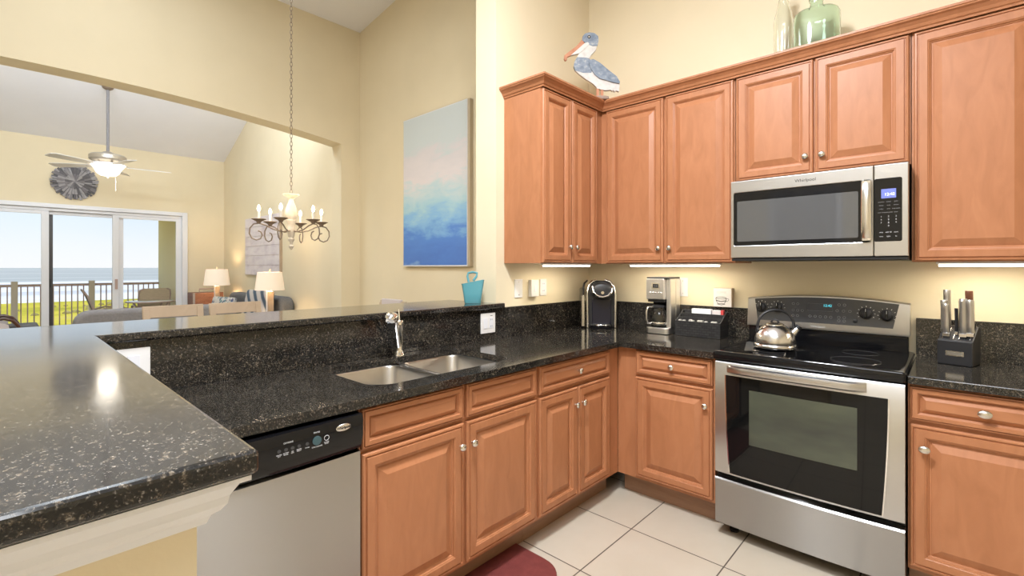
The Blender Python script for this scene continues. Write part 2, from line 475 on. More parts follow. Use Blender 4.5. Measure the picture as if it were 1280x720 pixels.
v = coords(sb, (.03, .006, 1)); n_ = N(sb, 'ShaderNodeTexNoise', Scale=1.2, Detail=6, Distortion=.3); L(sb, v, n_.inputs['Vector'])
L(sb, ramp(sb, n_.outputs['Fac'], [(.38, (.66, .62, .59)), (.5, (.80, .75, .72)), (.58, (.90, .86, .83))]), bsdf(sb).inputs['Base Color'])
M['surf'] = sb
se = mat('sea_water', rough=.9, spec=.05)
v = coords(se, (.004, .0006, 1)); n_ = N(se, 'ShaderNodeTexNoise', Scale=2.0, Detail=6); L(se, v, n_.inputs['Vector'])
L(se, ramp(se, n_.outputs['Fac'], [(.35, (.42, .42, .39)), (.6, (.52, .51, .47)), (.75, (.60, .58, .54))]), bsdf(se).inputs['Base Color'])
M['sea'] = se
struct('ground_lawn', B().box(-176, -9, -260, 160, GZ - 1, GZ), 'grass')
struct('ground_beach', B().box(-430, -176, -560, 360, GZ - 1.1, GZ - .05), 'surf')
struct('ground_sea', B().box(-9000, -430, -9000, 7000, GZ - 1.2, GZ - .1), 'sea')
dn = B()
for i in range(110):
    x = random.uniform(-170, -40); y = -3.1354 + (x - 2.1) * random.uniform(-.18, .12) ; r = random.uniform(.35, .9)
    lo = []
    for k in range(4):
        q = k / 3
        lo.append([(x + r * (1 - q * q) * cos(a_ * pi / 4) * random.uniform(.8, 1.2), y + r * (1 - q * q) * sin(a_ * pi / 4) * random.uniform(.8, 1.2), GZ + .9 * r * q) for a_ in range(8)])
    dn.loft(lo[:3] + [[(x, y, GZ + .9 * r)] * 8], None, True, False)
dnm = noise_mat('dune_scrub', [(.35, (.22, .20, .05)), (.65, (.42, .33, .14))], nscale=1.5, rough=.95)
d_ = obj('dune_scrub', dn, dnm); stuff(d_); tag(d_, 'olive and tan scrub tufts dotted over the sunlit lawn', 'plants')

# rear louvered pantry door (mirrored in the appliances)
ld = thing('door_2', 'white louvered pantry door behind the kitchen', 'door', (.5, -5.4, 0)); ld['kind'] = 'structure'
b = B().box(.1, .17, -5.4, -5.36, 0, 2.45).box(.93, 1.0, -5.4, -5.36, 0, 2.45).box(.17, .93, -5.4, -5.36, 0, .12).box(.17, .93, -5.4, -5.36, 2.37, 2.45)
obj('door_frame', b, 'white', ld)
b = B()
for k in range(45):
    z = .14 + k * .0495
    b.add([(.17, -5.395, z), (.93, -5.395, z), (.93, -5.365, z + .04), (.17, -5.365, z + .04), (.17, -5.388, z), (.93, -5.388, z), (.93, -5.358, z + .04), (.17, -5.358, z + .04)],
          [(0, 1, 2, 3), (4, 7, 6, 5), (0, 4, 5, 1), (2, 6, 7, 3), (0, 3, 7, 4), (1, 5, 6, 2)])
obj('louver_slats', b, 'white', ld)

# ------------------------------------------------------------------ cabinets
PROF = [(0, 0), (0, .013), (.004, .0175), (.010, .0185), (.0122, .0130), (.0158, .0130), (.018, .0195), (.046, .0195), (.0485, .0170), (.052, .0160), (.0535, .0105), (.0575, .0090), (.0605, .0045), (.065, .0045), (.067, .0065), (.094, .0180), (.0955, .0185)]
def door_geo(u0, u1, v0, v1, m, k=1.0):
    lo = [[(u0 + i * k, v0 + i * k, h), (u1 - i * k, v0 + i * k, h), (u1 - i * k, v1 - i * k, h), (u0 + i * k, v1 - i * k, h)] for i, h in PROF]
    return B().loft(lo, m)
def knob_geo(u, v, m, oval=1.0):
    p = [(.0065, 0), (.0055, .003), (.005, .011), (.008, .015), (.0145, .018), (.0158, .0215), (.0135, .0255), (.007, .0285), (.0001, .0292)]
    return B().lathe(p, (u, v, .018), 20, m, oval, 1)

def cabinet(name, label, group, m, w, z0, z1, depth, fronts, toe=0.0, ends=(0, 0)):
    """m: face frame (u across, v up, n out; n=0 is the frame face); fronts: (kind,u0,u1,v0,v1,knob)"""
    o = thing(name, label, 'cabinet', m @ Vector((w / 2, 0 if toe else z0, -depth / 2)), group)
    t = .018; zb = toe or z0
    c = B()
    c.box(0, t, zb, z1, -depth, 0, m).box(w - t, w, zb, z1, -depth, 0, m).box(t, w - t, zb, zb + t, -depth, 0, m)
    c.box(t, w - t, zb + t, z1, -depth, -depth + .006, m)
    c.box(t, w - t, zb + t, z1, -.02, 0, m)
    if not toe: c.box(t, w - t, z1 - t, z1, -depth + .006, -.02, m)
    obj('carcass', c, 'cab', o)
    if toe: obj('toe_kick', B().box(0, w, 0, toe, -.095, -.08, m), 'toe', o)
    for kind, u0, u1, v0, v1, kn in fronts:
        if kind == 'door': d = obj('door', door_geo(u0, u1, v0, v1, m), 'cab', o)
        else: d = obj('drawer' if kn else 'false_front', door_geo(u0, u1, v0, v1, m, .52), 'cab_h', o)
        if kn: obj('knob', knob_geo(kn[0], kn[1], m, kn[2] if len(kn) > 2 else 1), 'nickel', d, smooth=True)
    return o

UB, UT, DB, DT = 1.376, 2.46, 1.379, 2.412
G_U = 'wall cabinets above the worktop'; G_B = 'base cabinets under the worktop'
m = FX(.30, -.96)
cabinet('wall_cabinet', 'narrow two door maple wall cabinet on the side wall, above the three wall plates', G_U, m, .958, UB, UT, .298,
        [('door', .005, .290, DB, DT, (.262, 1.478)), ('door', .299, .586, DB, DT, (.327, 1.478))])
m = FY(-.30, .302)
cabinet('wall_cabinet', 'two door maple wall cabinet above the coffee makers', G_U, m, .880, UB, UT, .298,
        [('door', .046, .457, DB, DT, (.430, 1.470)), ('door', .472, .874, DB, DT, (.500, 1.470))])
m = FY(-.30, 1.185)
cabinet('wall_cabinet', 'short two door maple wall cabinet directly above the microwave', G_U, m, .760, 1.824, UT, .298,
        [('door', .006, .378, 1.832, DT, (.345, 1.918)), ('door', .387, .754, 1.832, DT, (.418, 1.918))])
m = FY(-.30, 1.948)
cabinet('wall_cabinet', 'tall single door maple wall cabinet above the knife block', G_U, m, .425, UB, UT, .298,
        [('door', .008, .417, DB, DT, (.390, 1.470))])
crown = [(0, 2.4605), (0, 2.415), (.004, 2.415), (.006, 2.424), (.012, 2.428), (.018, 2.440), (.030, 2.452), (.040, 2.458), (.042, 2.464), (.046, 2.466), (.046, 2.476), (-.02, 2.476), (-.02, 2.4605)]
cm = obj('crown_molding', sweep([(.002, -.9615), (.3215, -.9615), (.3215, -.3215), (2.373, -.3215)], crown), 'cab')
tag(cm, 'stained maple crown molding running along the tops of all wall cabinets', 'molding')

TK = .125; FB, FT = .872, .872
m = FX(.61, -2.307)
cabinet('base_cabinet', 'two door sink base cabinet with two false drawer fronts beside the dishwasher', G_B, m, .924, 0, .8815, .608,
        [('front', .004, .458, .735, .870, None), ('front', .475, .920, .735, .870, None),
         ('door', .004, .458, .143, .718, (.436, .628)), ('door', .475, .920, .143, .718, (.500, .628))], TK)
m = FX(.61, -1.381)
cabinet('base_cabinet', 'narrow two door base cabinet with one drawer, between sink and corner', G_B, m, .77, 0, .8815, .608,
        [('drawer', .018, .655, .735, .870, (.336, .803)), ('door', .018, .335, .143, .718, (.308, .628)), ('door', .342, .655, .143, .718, (.372, .628))], TK)
m = FY(-.61, .612)
cabinet('base_cabinet', 'single door base cabinet with drawer, under the drip coffee maker', G_B, m, .570, 0, .8815, .608,
        [('drawer', .124, .562, .735, .870, (.345, .803)), ('door', .124, .562, .143, .718, (.527, .628))], TK)
m = FY(-.61, 1.951)
cabinet('base_cabinet', 'single door base cabinet with drawer, under the knife block', G_B, m, .45, 0, .8815, .608,
        [('drawer', .006, .444, .735, .870, (.222, .803, 1.35)), ('door', .006, .444, .143, .718, (.052, .628, 1.2))], TK)

# ------------------------------------------------------------------ worktops
wt = thing('worktop', 'L-shaped polished black granite worktop with the sink cut into it', 'worktop', (.3, -1.4, .882))
hole = [(.090, -2.15), (.090, -1.86), (.110, -1.80), (.110, -1.50), (.150, -1.455), (.49, -1.455), (.545, -1.51), (.545, -2.14), (.49, -2.205), (.145, -2.205)]
def rounded(poly, r, seg=4):
    out = []
    n = len(poly)
    for i in range(n):
        p, a, b = Vector(poly[i]), Vector(poly[i - 1]), Vector(poly[(i + 1) % n])
        da, db = (a - p), (b - p); rr = min(r, da.length * .45, db.length * .45)
        p0, p1 = p + da.normalized() * rr, p + db.normalized() * rr
        for k in range(seg + 1):
            t = k / seg
            q = p0 * (1 - t) ** 2 + p * 2 * t * (1 - t) + p1 * t * t
            out.append((q.x, q.y))
    return out
obj('slab', plate([(.002, -2.93), (.649, -2.93), (.649, -.649), (1.186, -.649), (1.186, -.002), (.002, -.002)], [rounded(hole, .03)], .882, .914), 'granite', wt, .004)
obj('backsplash', B().box(.002, .027, -1.0, -.028, .914, 1.100), 'granite', wt, .002)
obj('backsplash', B().box(.002, 1.184, -.0275, -.002, .914, 1.100), 'granite', wt, .002)
obj('backsplash', B().box(.001, .026, -2.93, -1.0015, .914, 1.0975), 'granite', wt, .002)
w2 = thing('worktop', 'short black granite worktop beside the range, carrying the knife block', 'worktop', (2.2, -.3, .882))
obj('slab', B().box(1.951, 2.405, -.649, -.002, .882, .914), 'granite', w2, .004)
obj('backsplash', B().box(1.951, 2.405, -.0275, -.002, .914, 1.098), 'granite', w2, .002)
bt = obj('bar_top', plate([(-.43, YE - .003), (.002, YE - .003), (.002, -1.0), (.05, -1.0), (.05, -2.918), (1.464, -2.918), (1.464, -3.43), (-.43, -3.43)], [], 1.099, 1.129), 'granite', None, .007, seg=3)
tag(bt, 'raised L-shaped black granite bar top reflecting the bright windows', 'bar top')

# ------------------------------------------------------------------ sink and faucet
sk = thing('kitchen_sink', 'double bowl undermount stainless steel sink set in black granite', 'sink', (.32, -1.83, .69))
for y0, y1 in ((-2.19, -1.846), (-1.806, -1.468)):
    lo = []
    for e, z, r in ((.0195, .8805, .06), (0, .8805, .055), (-.004, .872, .055), (-.010, .72, .055), (-.022, .693, .05), (-.05, .685, .04)):
        lo.append([(x, y, z) for x, y in rrect(.105 - e, .528 + e, y0 - e, y1 + e, r, 6)])
    bw = obj('bowl', B().loft(lo, None, False, True), 'sinksteel', sk, smooth=True, solid=.0012)
    obj('drain', B().lathe([(.0001, .688), (.02, .688), (.028, .6895), (.044, .6905), (.047, .688), (.047, .6865)], (.30, (y0 + y1) / 2, 0), 24), 'chrome', bw, smooth=True)
fc = thing('kitchen_faucet', 'chrome single lever pull-out faucet behind the sink', 'faucet', (.078, -1.79, .914))
fx, fy = .078, -1.79
obj('faucet_body', B().lathe([(.027, .9145), (.027, .920), (.0225, .926), (.0195, .95), (.0185, 1.06), (.0195, 1.063), (.0195, 1.085), (.016, 1.090), (.0001, 1.091)], (fx, fy, 0), 24), 'chrome', fc, smooth=True)
obj('lever', B().tube([(fx, fy, 1.088), (fx - .004, fy + .002, 1.11), (fx - .012, fy + .006, 1.142)], [.0055, .004, .0035], 8), 'chrome', fc, smooth=True)
dx, dy = .62, -.785
P = lambda d, z: (fx + dx * d, fy + dy * d, z)
obj('spout', B().tube([P(.005, .955), P(.022, 1.0), P(.042, 1.05), P(.060, 1.088)], [.014, .0135, .0125, .013], 12), 'chrome', fc, smooth=True)
obj('spray_head', B().tube([P(.052, 1.085), P(.070, 1.098), P(.095, 1.110), P(.118, 1.112), P(.134, 1.106), P(.141, 1.101)], [.012, .020, .0285, .031, .026, .018], 16), 'chrome', fc, smooth=True)
obj('spray_ring', B().tube([P(.106, 1.083), P(.118, 1.078), P(.130, 1.076)], [.018, .021, .016], 14), 'blackm', fc, smooth=True)
obj('hose_loop', B().tube([P(.03, 1.05), P(.055, 1.02), P(.075, 1.012), P(.088, 1.03), P(.098, 1.07)], .003, 8), 'rubber', fc, smooth=True)

# ------------------------------------------------------------------ dishwasher
dw = thing('dishwasher', 'stainless steel dishwasher with black control panel under the granite worktop', 'dishwasher', (.33, -2.62, 0))
obj('tub', B().box(.05, .615, -2.924, -2.318, .10, .872), 'blackm', dw)
obj('toe_panel', B().box(.52, .545, -2.924, -2.318, .005, .10), 'black', dw)
lo = []
for i in range(13):
    s_ = i / 12; y = -2.922 + .602 * s_; bul = .010 * (1 - (2 * s_ - 1) ** 2)
    lo.append([(.617, y, .118), (.640 + bul, y, .122), (.643 + bul, y, .13), (.643 + bul, y, .742), (.617, y, .748)])
obj('door', B().loft(lo), 'steel', dw, smooth=True)
lo = []
for i in range(13):
    s_ = i / 12; y = -2.922 + .602 * s_; bul = .010 * (1 - (2 * s_ - 1) ** 2)
    lo.append([(.617, y, .750), (.640 + bul, y, .752), (.648 + bul, y, .760), (.652 + bul, y, .775), (.660 + bul, y, .800), (.661 + bul, y, .850), (.655 + bul, y, .868), (.617, y, .870)])
cp = obj('control_panel', B().loft(lo), 'black', dw, smooth=True)
px = .671
obj('badge', B().lathe([(.0225, 0), (.0225, .002), (.019, .004), (.0001, .0045)], (-2.392, .843, -.005), 28, FX(px), 1.1, .52), 'nickel', cp, smooth=True)
text('Whirlpool', .0115, FX(px + .0002, -2.392, .843), 'blackm', 'badge_lettering', cp)
for y in (-2.590, -2.571, -2.552, -2.533, -2.509):
    obj('button', B().cyl(.0052, -.003, .0008, (y, .823, 0), 16, FX(px - .0002)), 'panelgrey', cp)
obj('button', B().cyl(.0135, -.004, .0012, (-2.479, .825, 0), 24, FX(px - .0002)), mat('teal_button', (.05, .10, .115), .3), cp, smooth=True)
obj('indicator_ring', B().tube([(-2.449 + .0075 * cos(t * pi / 10), .826 + .0075 * sin(t * pi / 10), 0) for t in range(20)], .0008, 6, FX(px), True), 'legend', cp)
for s_, y, z, h in (('OPTIONS', -2.564, .842, .0065), ('STATUS', -2.480, .850, .0055), ('HEATED\nDRY', -2.590, .810, .0042), ('HI TEMP\nSCRUB', -2.571, .811, .0042), ('AIR\nDRY', -2.552, .811, .0042), ('HOURS\nDELAY', -2.533, .812, .0042), ('CYCLE', -2.509, .812, .0042), ('START/RESUME', -2.479, .807, .0048), ('CANCEL\nDRAIN', -2.449, .811, .0042)):
    text(s_, h, FX(px - .0005, y, z), 'legend', 'panel_lettering', cp)

# ------------------------------------------------------------------ range
rg = thing('range_cooker', 'stainless steel electric range with black glass cooktop between the base cabinets', 'range', (1.57, -.33, 0))
X0, X1 = 1.203, 1.945
obj('body', B().box(X0, X1, -.625, -.03, .045, .885), 'blackm', rg)
for x in (X0 + .06, X1 - .06):
    for y in (-.57, -.10):
        obj('foot', B().lathe([(.022, 0), (.022, .012), (.012, .016), (.012, .05)], (x, y, 0), 16), 'rubber', rg)
ct = [[(x, y, z) for x, y in rrect(X0 - .012 + i, X1 + .004 - i, -.672 + i, -.045 - i * .2, .012, 4)] for i, z in ((.004, .886), (0, .892), (0, .922), (.004, .928), (.018, .931), (.030, .928), (.034, .927))]
ck = obj('cooktop', B().loft(ct), 'black', rg, smooth=True)
for x, y, r in ((1.40, -.47, .075), (1.76, -.49, .095), (1.40, -.25, .075), (1.75, -.24, .075)):
    b = B()
    for q in (r, r * .97): pass
    obj('burner_ring', B().tube([(x + r * cos(t * pi / 24), y + r * sin(t * pi / 24), .9275) for t in range(48)], .0011, 4, None, True), 'panelgrey', ck)
# oven door with curved sides framing the black glass
dy_ = -.66
lo = []
for i in range(17):
    s_ = i / 16; x = X0 + (X1 - X0) * s_; bul = .014 * (1 - (2 * s_ - 1) ** 2)
    lo.append([(x, dy_ + .03, .322), (x, dy_ - .006 - bul, .322), (x, dy_ - .010 - bul, .330), (x, dy_ - .010 - bul, .870), (x, dy_ - .004 - bul, .878), (x, dy_ + .03, .878)])
od = obj('oven_door', B().loft(lo), 'steel2', rg, smooth=True)
def onface(x):    # bulged front of the oven door
    s_ = (x - X0) / (X1 - X0); return dy_ - .010 - .014 * (1 - (2 * s_ - 1) ** 2)
def curved_panel(xl, xr, z0, z1, d, cols=24, rows=10):
    """xl, xr: functions of height t (0 bottom..1 top)"""
    vs = []; fs = []
    for r_ in range(rows + 1):
        t = r_ / rows
        for c_ in range(cols + 1):
            x = xl(t) + (xr(t) - xl(t)) * c_ / cols
            vs.append((x, onface(x) - d, z0 + (z1 - z0) * t))
    w_ = cols + 1
    for r_ in range(rows):
        for c_ in range(cols): fs.append((r_ * w_ + c_, r_ * w_ + c_ + 1, (r_ + 1) * w_ + c_ + 1, (r_ + 1) * w_ + c_))
    n0 = len(vs)
    vs += [(x, y + .006, z) for x, y, z in vs]
    fs += [tuple(n0 + i for i in f[::-1]) for f in fs[:rows * cols]]
    ring = list(range(w_)) + [r_ * w_ + cols for r_ in range(1, rows + 1)] + [rows * w_ + c_ for c_ in range(cols - 1, -1, -1)] + [r_ * w_ for r_ in range(rows - 1, 0, -1)]
    for i in range(len(ring)):
        a_, b_ = ring[i], ring[(i + 1) % len(ring)]
        fs.append((b_, a_, n0 + a_, n0 + b_))
    return B().add(vs, fs)
curve = lambda t: .020 * (1 - t) ** 1.8
gp = obj('door_glass', curved_panel(lambda t: 1.256 + curve(t), lambda t: 1.892 - curve(t), .332, .815, .0015), 'dkglass', od, smooth=True)
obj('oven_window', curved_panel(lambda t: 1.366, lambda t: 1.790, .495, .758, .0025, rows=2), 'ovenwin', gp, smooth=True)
for sgn in (0, 1):
    fl = (lambda t: 1.2515 + curve(t), lambda t: 1.256 + curve(t)) if sgn == 0 else (lambda t: 1.892 - curve(t), lambda t: 1.8965 - curve(t))
    obj('glass_edge_trim', curved_panel(fl[0], fl[1], .332, .815, .0035, 2, 12), 'chrome', od, smooth=True)
lo = []
for i in range(29):
    t = i / 28; x = 1.262 + .560 * t
    e = min(1, t * 9, (1 - t) * 9); e = math.sin(e * pi / 2)
    y = onface(x); d = .004 + .034 * e
    lo.append([(x, y + .001, .833), (x, y - d * .6, .829), (x, y - d * .92, .836), (x, y - d, .850), (x, y - d * .9, .863), (x, y - d * .55, .869), (x, y + .001, .866)])
obj('door_handle', B().loft(lo), 'steel2', od, smooth=True)
# storage drawer
lo = []
for i in range(17):
    s_ = i / 16; x = X0 + (X1 - X0) * s_; bul = .014 * (1 - (2 * s_ - 1) ** 2)
    lo.append([(x, dy_ + .03, .070), (x, dy_ - .004 - bul, .068), (x, dy_ - .008 - bul, .075), (x, dy_ - .008 - bul, .268), (x, dy_ - .013 - bul, .276), (x, dy_ - .016 - bul, .288), (x, dy_ - .010 - bul, .296), (x, dy_ + .03, .298)])
obj('storage_drawer', B().loft(lo), 'steel', rg, smooth=True)
# backguard
arcz = lambda x: 1.170 + .026 * (1 - ((x - 1.56) / .374) ** 2)
loops = []
for i in range(21):
    x = 1.186 + .745 * i / 20; z = arcz(x)
    loops.append([(x, -.032, 1.008), (x, -.098, 1.008), (x, -.100, 1.016), (x, -.078, z - .006), (x, -.070, z), (x, -.032, z)])
bg = obj('backguard', B().loft(loops), 'steel2', rg, smooth=True)
obj('backguard_base', B().box(1.192, 1.926, -.088, -.032, .925, 1.0075), 'black', rg, .004)
def bgp(x, t, d=0):   # point on the sloped backguard face, t 0..1 from 1.016 to top
    z = 1.016 + (arcz(x) - .006 - 1.016) * t
    return (x, -.100 + .022 * t - d, z)
vs, fs = [], []
C_, R_ = 24, 4
for k in (0.002, -.001):
    for r_ in range(R_ + 1):
        for c_ in range(C_ + 1):
            t = .17 + .80 * r_ / R_
            xl, xr = 1.243 - .020 * r_ / R_, 1.866 + .024 * r_ / R_
            vs.append(bgp(xl + (xr - xl) * c_ / C_, t, k))
w_ = C_ + 1; n0 = w_ * (R_ + 1)
for r_ in range(R_):
    for c_ in range(C_):
        q = (r_ * w_ + c_, r_ * w_ + c_ + 1, (r_ + 1) * w_ + c_ + 1, (r_ + 1) * w_ + c_)
        fs += [q, tuple(n0 + i for i in q[::-1])]
gpn = obj('control_glass', B().add(vs, fs), 'panelgrey', bg, smooth=True)
tilt = math.atan2(.022, .148)
def bgm(x, z, d=.0025):
    t = (z - 1.016) / (arcz(x) - .006 - 1.016)
    return Matrix.Translation(Vector(bgp(x, t, d))) @ Matrix.Rotation(-tilt, 4, 'X') @ FY(0)
for x, z in ((1.262, 1.118), (1.346, 1.120), (1.757, 1.112), (1.842, 1.106)):
    mm = bgm(x, z)
    kb = obj('knob', B().lathe([(.030, 0), (.030, .003), (.024, .005), (.022, .016), (.019, .018), (.0001, .0185)], (0, 0, 0), 24, mm), 'blackm', rg, smooth=True)
    obj('knob_grip', B().box(-.0055, .0055, -.023, .023, .016, .028, mm), 'black', kb, .002)
    obj('knob_pointer', B().box(-.0008, .0008, .006, .022, .028, .0286, mm), 'legend', kb)
    b = B()
    for k in range(9):
        a_ = radians(210 - 30 * k); r0 = .036
        b.box(-.0012, .0012, -.003, .003, 0, .0004, mm @ Matrix.Translation((r0 * cos(a_), r0 * sin(a_), 0)) @ Matrix.Rotation(a_ - pi / 2, 4, 'Z'))
    obj('dial_marks', b, 'legend', gpn)
b = B().tube([(x, y, 0) for x, y in ((-.058, -.020), (.058, -.020), (.058, .020), (-.058, .020))], .0006, 4, bgm(1.553, 1.132, .0022), True)
obj('display_outline', b, 'greyleg', gpn)
text('12:42', .018, bgm(1.588, 1.142), 'cyan', 'clock_digits', gpn)
btn = [(1.425, 1.146), (1.447, 1.146), (1.425, 1.110), (1.447, 1.110), (1.470, 1.110), (1.425, 1.080), (1.447, 1.080)] + [(1.508 + .024 * k, 1.082) for k in range(5)] + [(1.640, 1.150), (1.664, 1.150), (1.632, 1.118), (1.660, 1.118), (1.688, 1.118), (1.640, 1.084), (1.664, 1.084), (1.640, 1.066), (1.664, 1.066)]
for x, z in btn:
    obj('touch_pad', B().tube([(.0062 * cos(t * pi / 6), .0062 * sin(t * pi / 6), 0) for t in range(12)], .0009, 4, bgm(x, z, .0022), True), 'greyleg', gpn)
obj('oven_light_button', B().lathe([(.011, 0), (.011, .003), (.008, .005), (.0001, .0052)], (0, 0, 0), 20, bgm(1.712, 1.070)), 'blackm', gpn, smooth=True)
text('Whirlpool', .016, bgm(1.545, 1.027, .0008), 'legend', 'badge_lettering', bg)

# kettle
kt = thing('tea_kettle', 'brushed steel tea kettle with arched handle on the range cooktop', 'kettle', (1.405, -.385, .9305), rot=radians(28))
kx_, ky_, kz = 1.405, -.385, .9310
obj('kettle_body', B().lathe([(.0001, 0), (.092, 0), (.098, .004), (.100, .012), (.098, .020), (.094, .024), (.096, .034), (.093, .056), (.084, .082), (.068, .104), (.050, .117), (.040, .121)], (kx_, ky_, kz), 40), 'kettle', kt, smooth=True)
ld_ = obj('lid', B().lathe([(.044, .1185), (.043, .124), (.034, .129), (.016, .132), (.0001, .1325)], (kx_, ky_, kz), 32), 'kettle', kt, smooth=True)
obj('lid_knob', B().tube([(kx_ - .018, ky_, kz + .131), (kx_ - .013, ky_, kz + .143), (kx_, ky_, kz + .148), (kx_ + .013, ky_, kz + .143), (kx_ + .018, ky_, kz + .131)], .005, 10), 'blackm', ld_, smooth=True)
kr = Matrix.Translation((kx_, ky_, kz)) @ Matrix.Rotation(radians(28), 4, 'Z')
hp = []
for i in range(17):
    a_ = pi * i / 16
    hp.append((-.086 * cos(a_) + .004, 0, .098 + .100 * sin(a_) ** .8))
hp = [(-.078, 0, .072), (-.086, 0, .085)] + hp[1:-1] + [(.088, 0, .092), (.076, 0, .080)]
obj('handle', B().tube(hp, .0085, 10, kr, False, .8), 'blackm', kt, smooth=True)
obj('spout', B().tube([(.070, 0, .066), (.092, 0, .086), (.108, 0, .108)], [.024, .018, .014], 16, kr), 'kettle', kt, smooth=True)
obj('whistle_cap', B().tube([(.104, 0, .102), (.114, 0, .116)], [.0155, .0155], 16, kr), 'blackm', kt, smooth=True)

# ------------------------------------------------------------------ microwave
mw = thing('microwave', 'stainless over-the-range microwave with black window and blue clock', 'microwave', (1.565, -.2, 1.385))
obj('case', B().box(1.190, 1.942, -.362, -.004, 1.385, 1.822), 'blackm', mw)
XM = 1.8185
df = plate([(1.190, 1.402), (XM - .001, 1.402), (XM - .001, 1.818), (1.190, 1.818)], [rrect(1.205, XM - .012, 1.468, 1.755, .008, 3)[::-1]], 0, .035, FY(-.365))
dd = obj('door', df, 'steel2', mw, .003)
obj('door_glass', B().prism(rrect(1.203, XM - .001, 1.466, 1.757, .008, 3), .006, .030, FY(-.365)), 'black', dd)
obj('window_mesh', B().prism(rrect(1.222, 1.760, 1.490, 1.708, .006, 3), .029, .0312, FY(-.365)), 'mwwin', dd)
lo = []
for i in range(13):
    t = i / 12; z = 1.474 + .276 * t; bow = .022 * (1 - (2 * t - 1) ** 2) ** .6
    y = -.402 - .012 - bow
    lo.append([(1.774, y + .004, z), (1.780, y - .001, z), (1.793, y - .003, z), (1.806, y - .001, z), (1.812, y + .004, z), (1.812, y + .012, z), (1.774, y + .012, z)])
hb = B().loft(lo).box(1.778, 1.808, -.420, -.396, 1.474, 1.49).box(1.778, 1.808, -.420, -.396, 1.734, 1.75)
obj('handle', hb, 'nickel', dd, smooth=True)
pf = obj('control_panel', B().box(XM + .001, 1.942, -.400, -.364, 1.402, 1.818), 'steel2', mw, .003)
kp = obj('keypad', B().prism(rrect(XM + .0015, 1.920, 1.468, 1.755, .008, 3), 0, .0015, FY(-.400)), 'black', pf)
dpl = obj('display', B().prism([(1.846, 1.664), (1.899, 1.664), (1.899, 1.706), (1.846, 1.706)], .0012, .0022, FY(-.400)), 'lcd', kp)
text('12:42', .017, FY(-.4024, 1.876, 1.681), 'lcdtext', 'clock_digits', dpl)
for r_ in range(4):
    for c_ in range(3):
        text(('popcorn', 'potato', 'pizza', 'reheat', 'cook', 'defrost', 'soften', 'melt', 'keep warm', 'cook time', 'cook power', 'timer')[r_ * 3 + c_], .0062, FY(-.4017, 1.846 + .0265 * c_, 1.648 - .016 * r_), 'greyleg', 'key', kp)
for r_ in range(4):
    for c_ in range(3):
        if r_ == 3 and c_ != 1: continue
        text('1234567890'[min(r_ * 3 + c_, 9) if r_ < 3 else 9], .0095, FY(-.4017, 1.846 + .0265 * c_, 1.581 - .014 * r_), 'legend', 'key', kp)
for s_, x, z in (('start', 1.899, 1.510), ('stop', 1.846, 1.510), ('add 30', 1.8725, 1.510), ('vent', 1.846, 1.491), ('light', 1.8725, 1.491), ('hi', 1.899, 1.491)):
    text(s_, .008, FY(-.4017, x, z), 'legend', 'key', kp)
text('Whirlpool', .022, FY(-.4003, 1.545, 1.786), 'blackm', 'badge_lettering', dd)
vg = B().box(1.192, 1.940, -.392, -.34, 1.386, 1.3995)
obj('vent_grille', vg, 'rubber', mw, .002)

# ------------------------------------------------------------------ under-cabinet lights
def strip(name, label, x0, x1, y0, y1, px_):
    o = thing('under_cabinet_light', label, 'light', ((x0 + x1) / 2, (y0 + y1) / 2, 1.375), 'slim lights under the wall cabinets')
    obj('housing', B().box(x0, x1, y0, y1, 1.365, 1.3752), 'white', o, .002)
    obj('diffuser', B().box(x0 + .008, x1 - .008, y0 + .008, y1 - .008, 1.354, 1.3652), 'led', o, .002)
strip('a', 'lit slim light strip under the narrow side wall cabinet', .17, .255, -.80, -.35, 0)
strip('b', 'lit slim light strip above the two coffee makers', .48, 1.06, -.245, -.16, 0)
strip('c', 'lit slim light strip above the knife block', 2.03, 2.36, -.245, -.16, 0)
lamp('under_cabinet_glow', 'AREA', (.21, -.575, 1.350), 1.1, (1, .89, .70), size=.06, size_y=.42)
lamp('under_cabinet_glow', 'AREA', (.77, -.20, 1.350), 2.1, (1, .89, .70), size=.55, size_y=.06)
lamp('under_cabinet_glow', 'AREA', (2.19, -.20, 1.350), 1.5, (1, .89, .70), size=.32, size_y=.06)

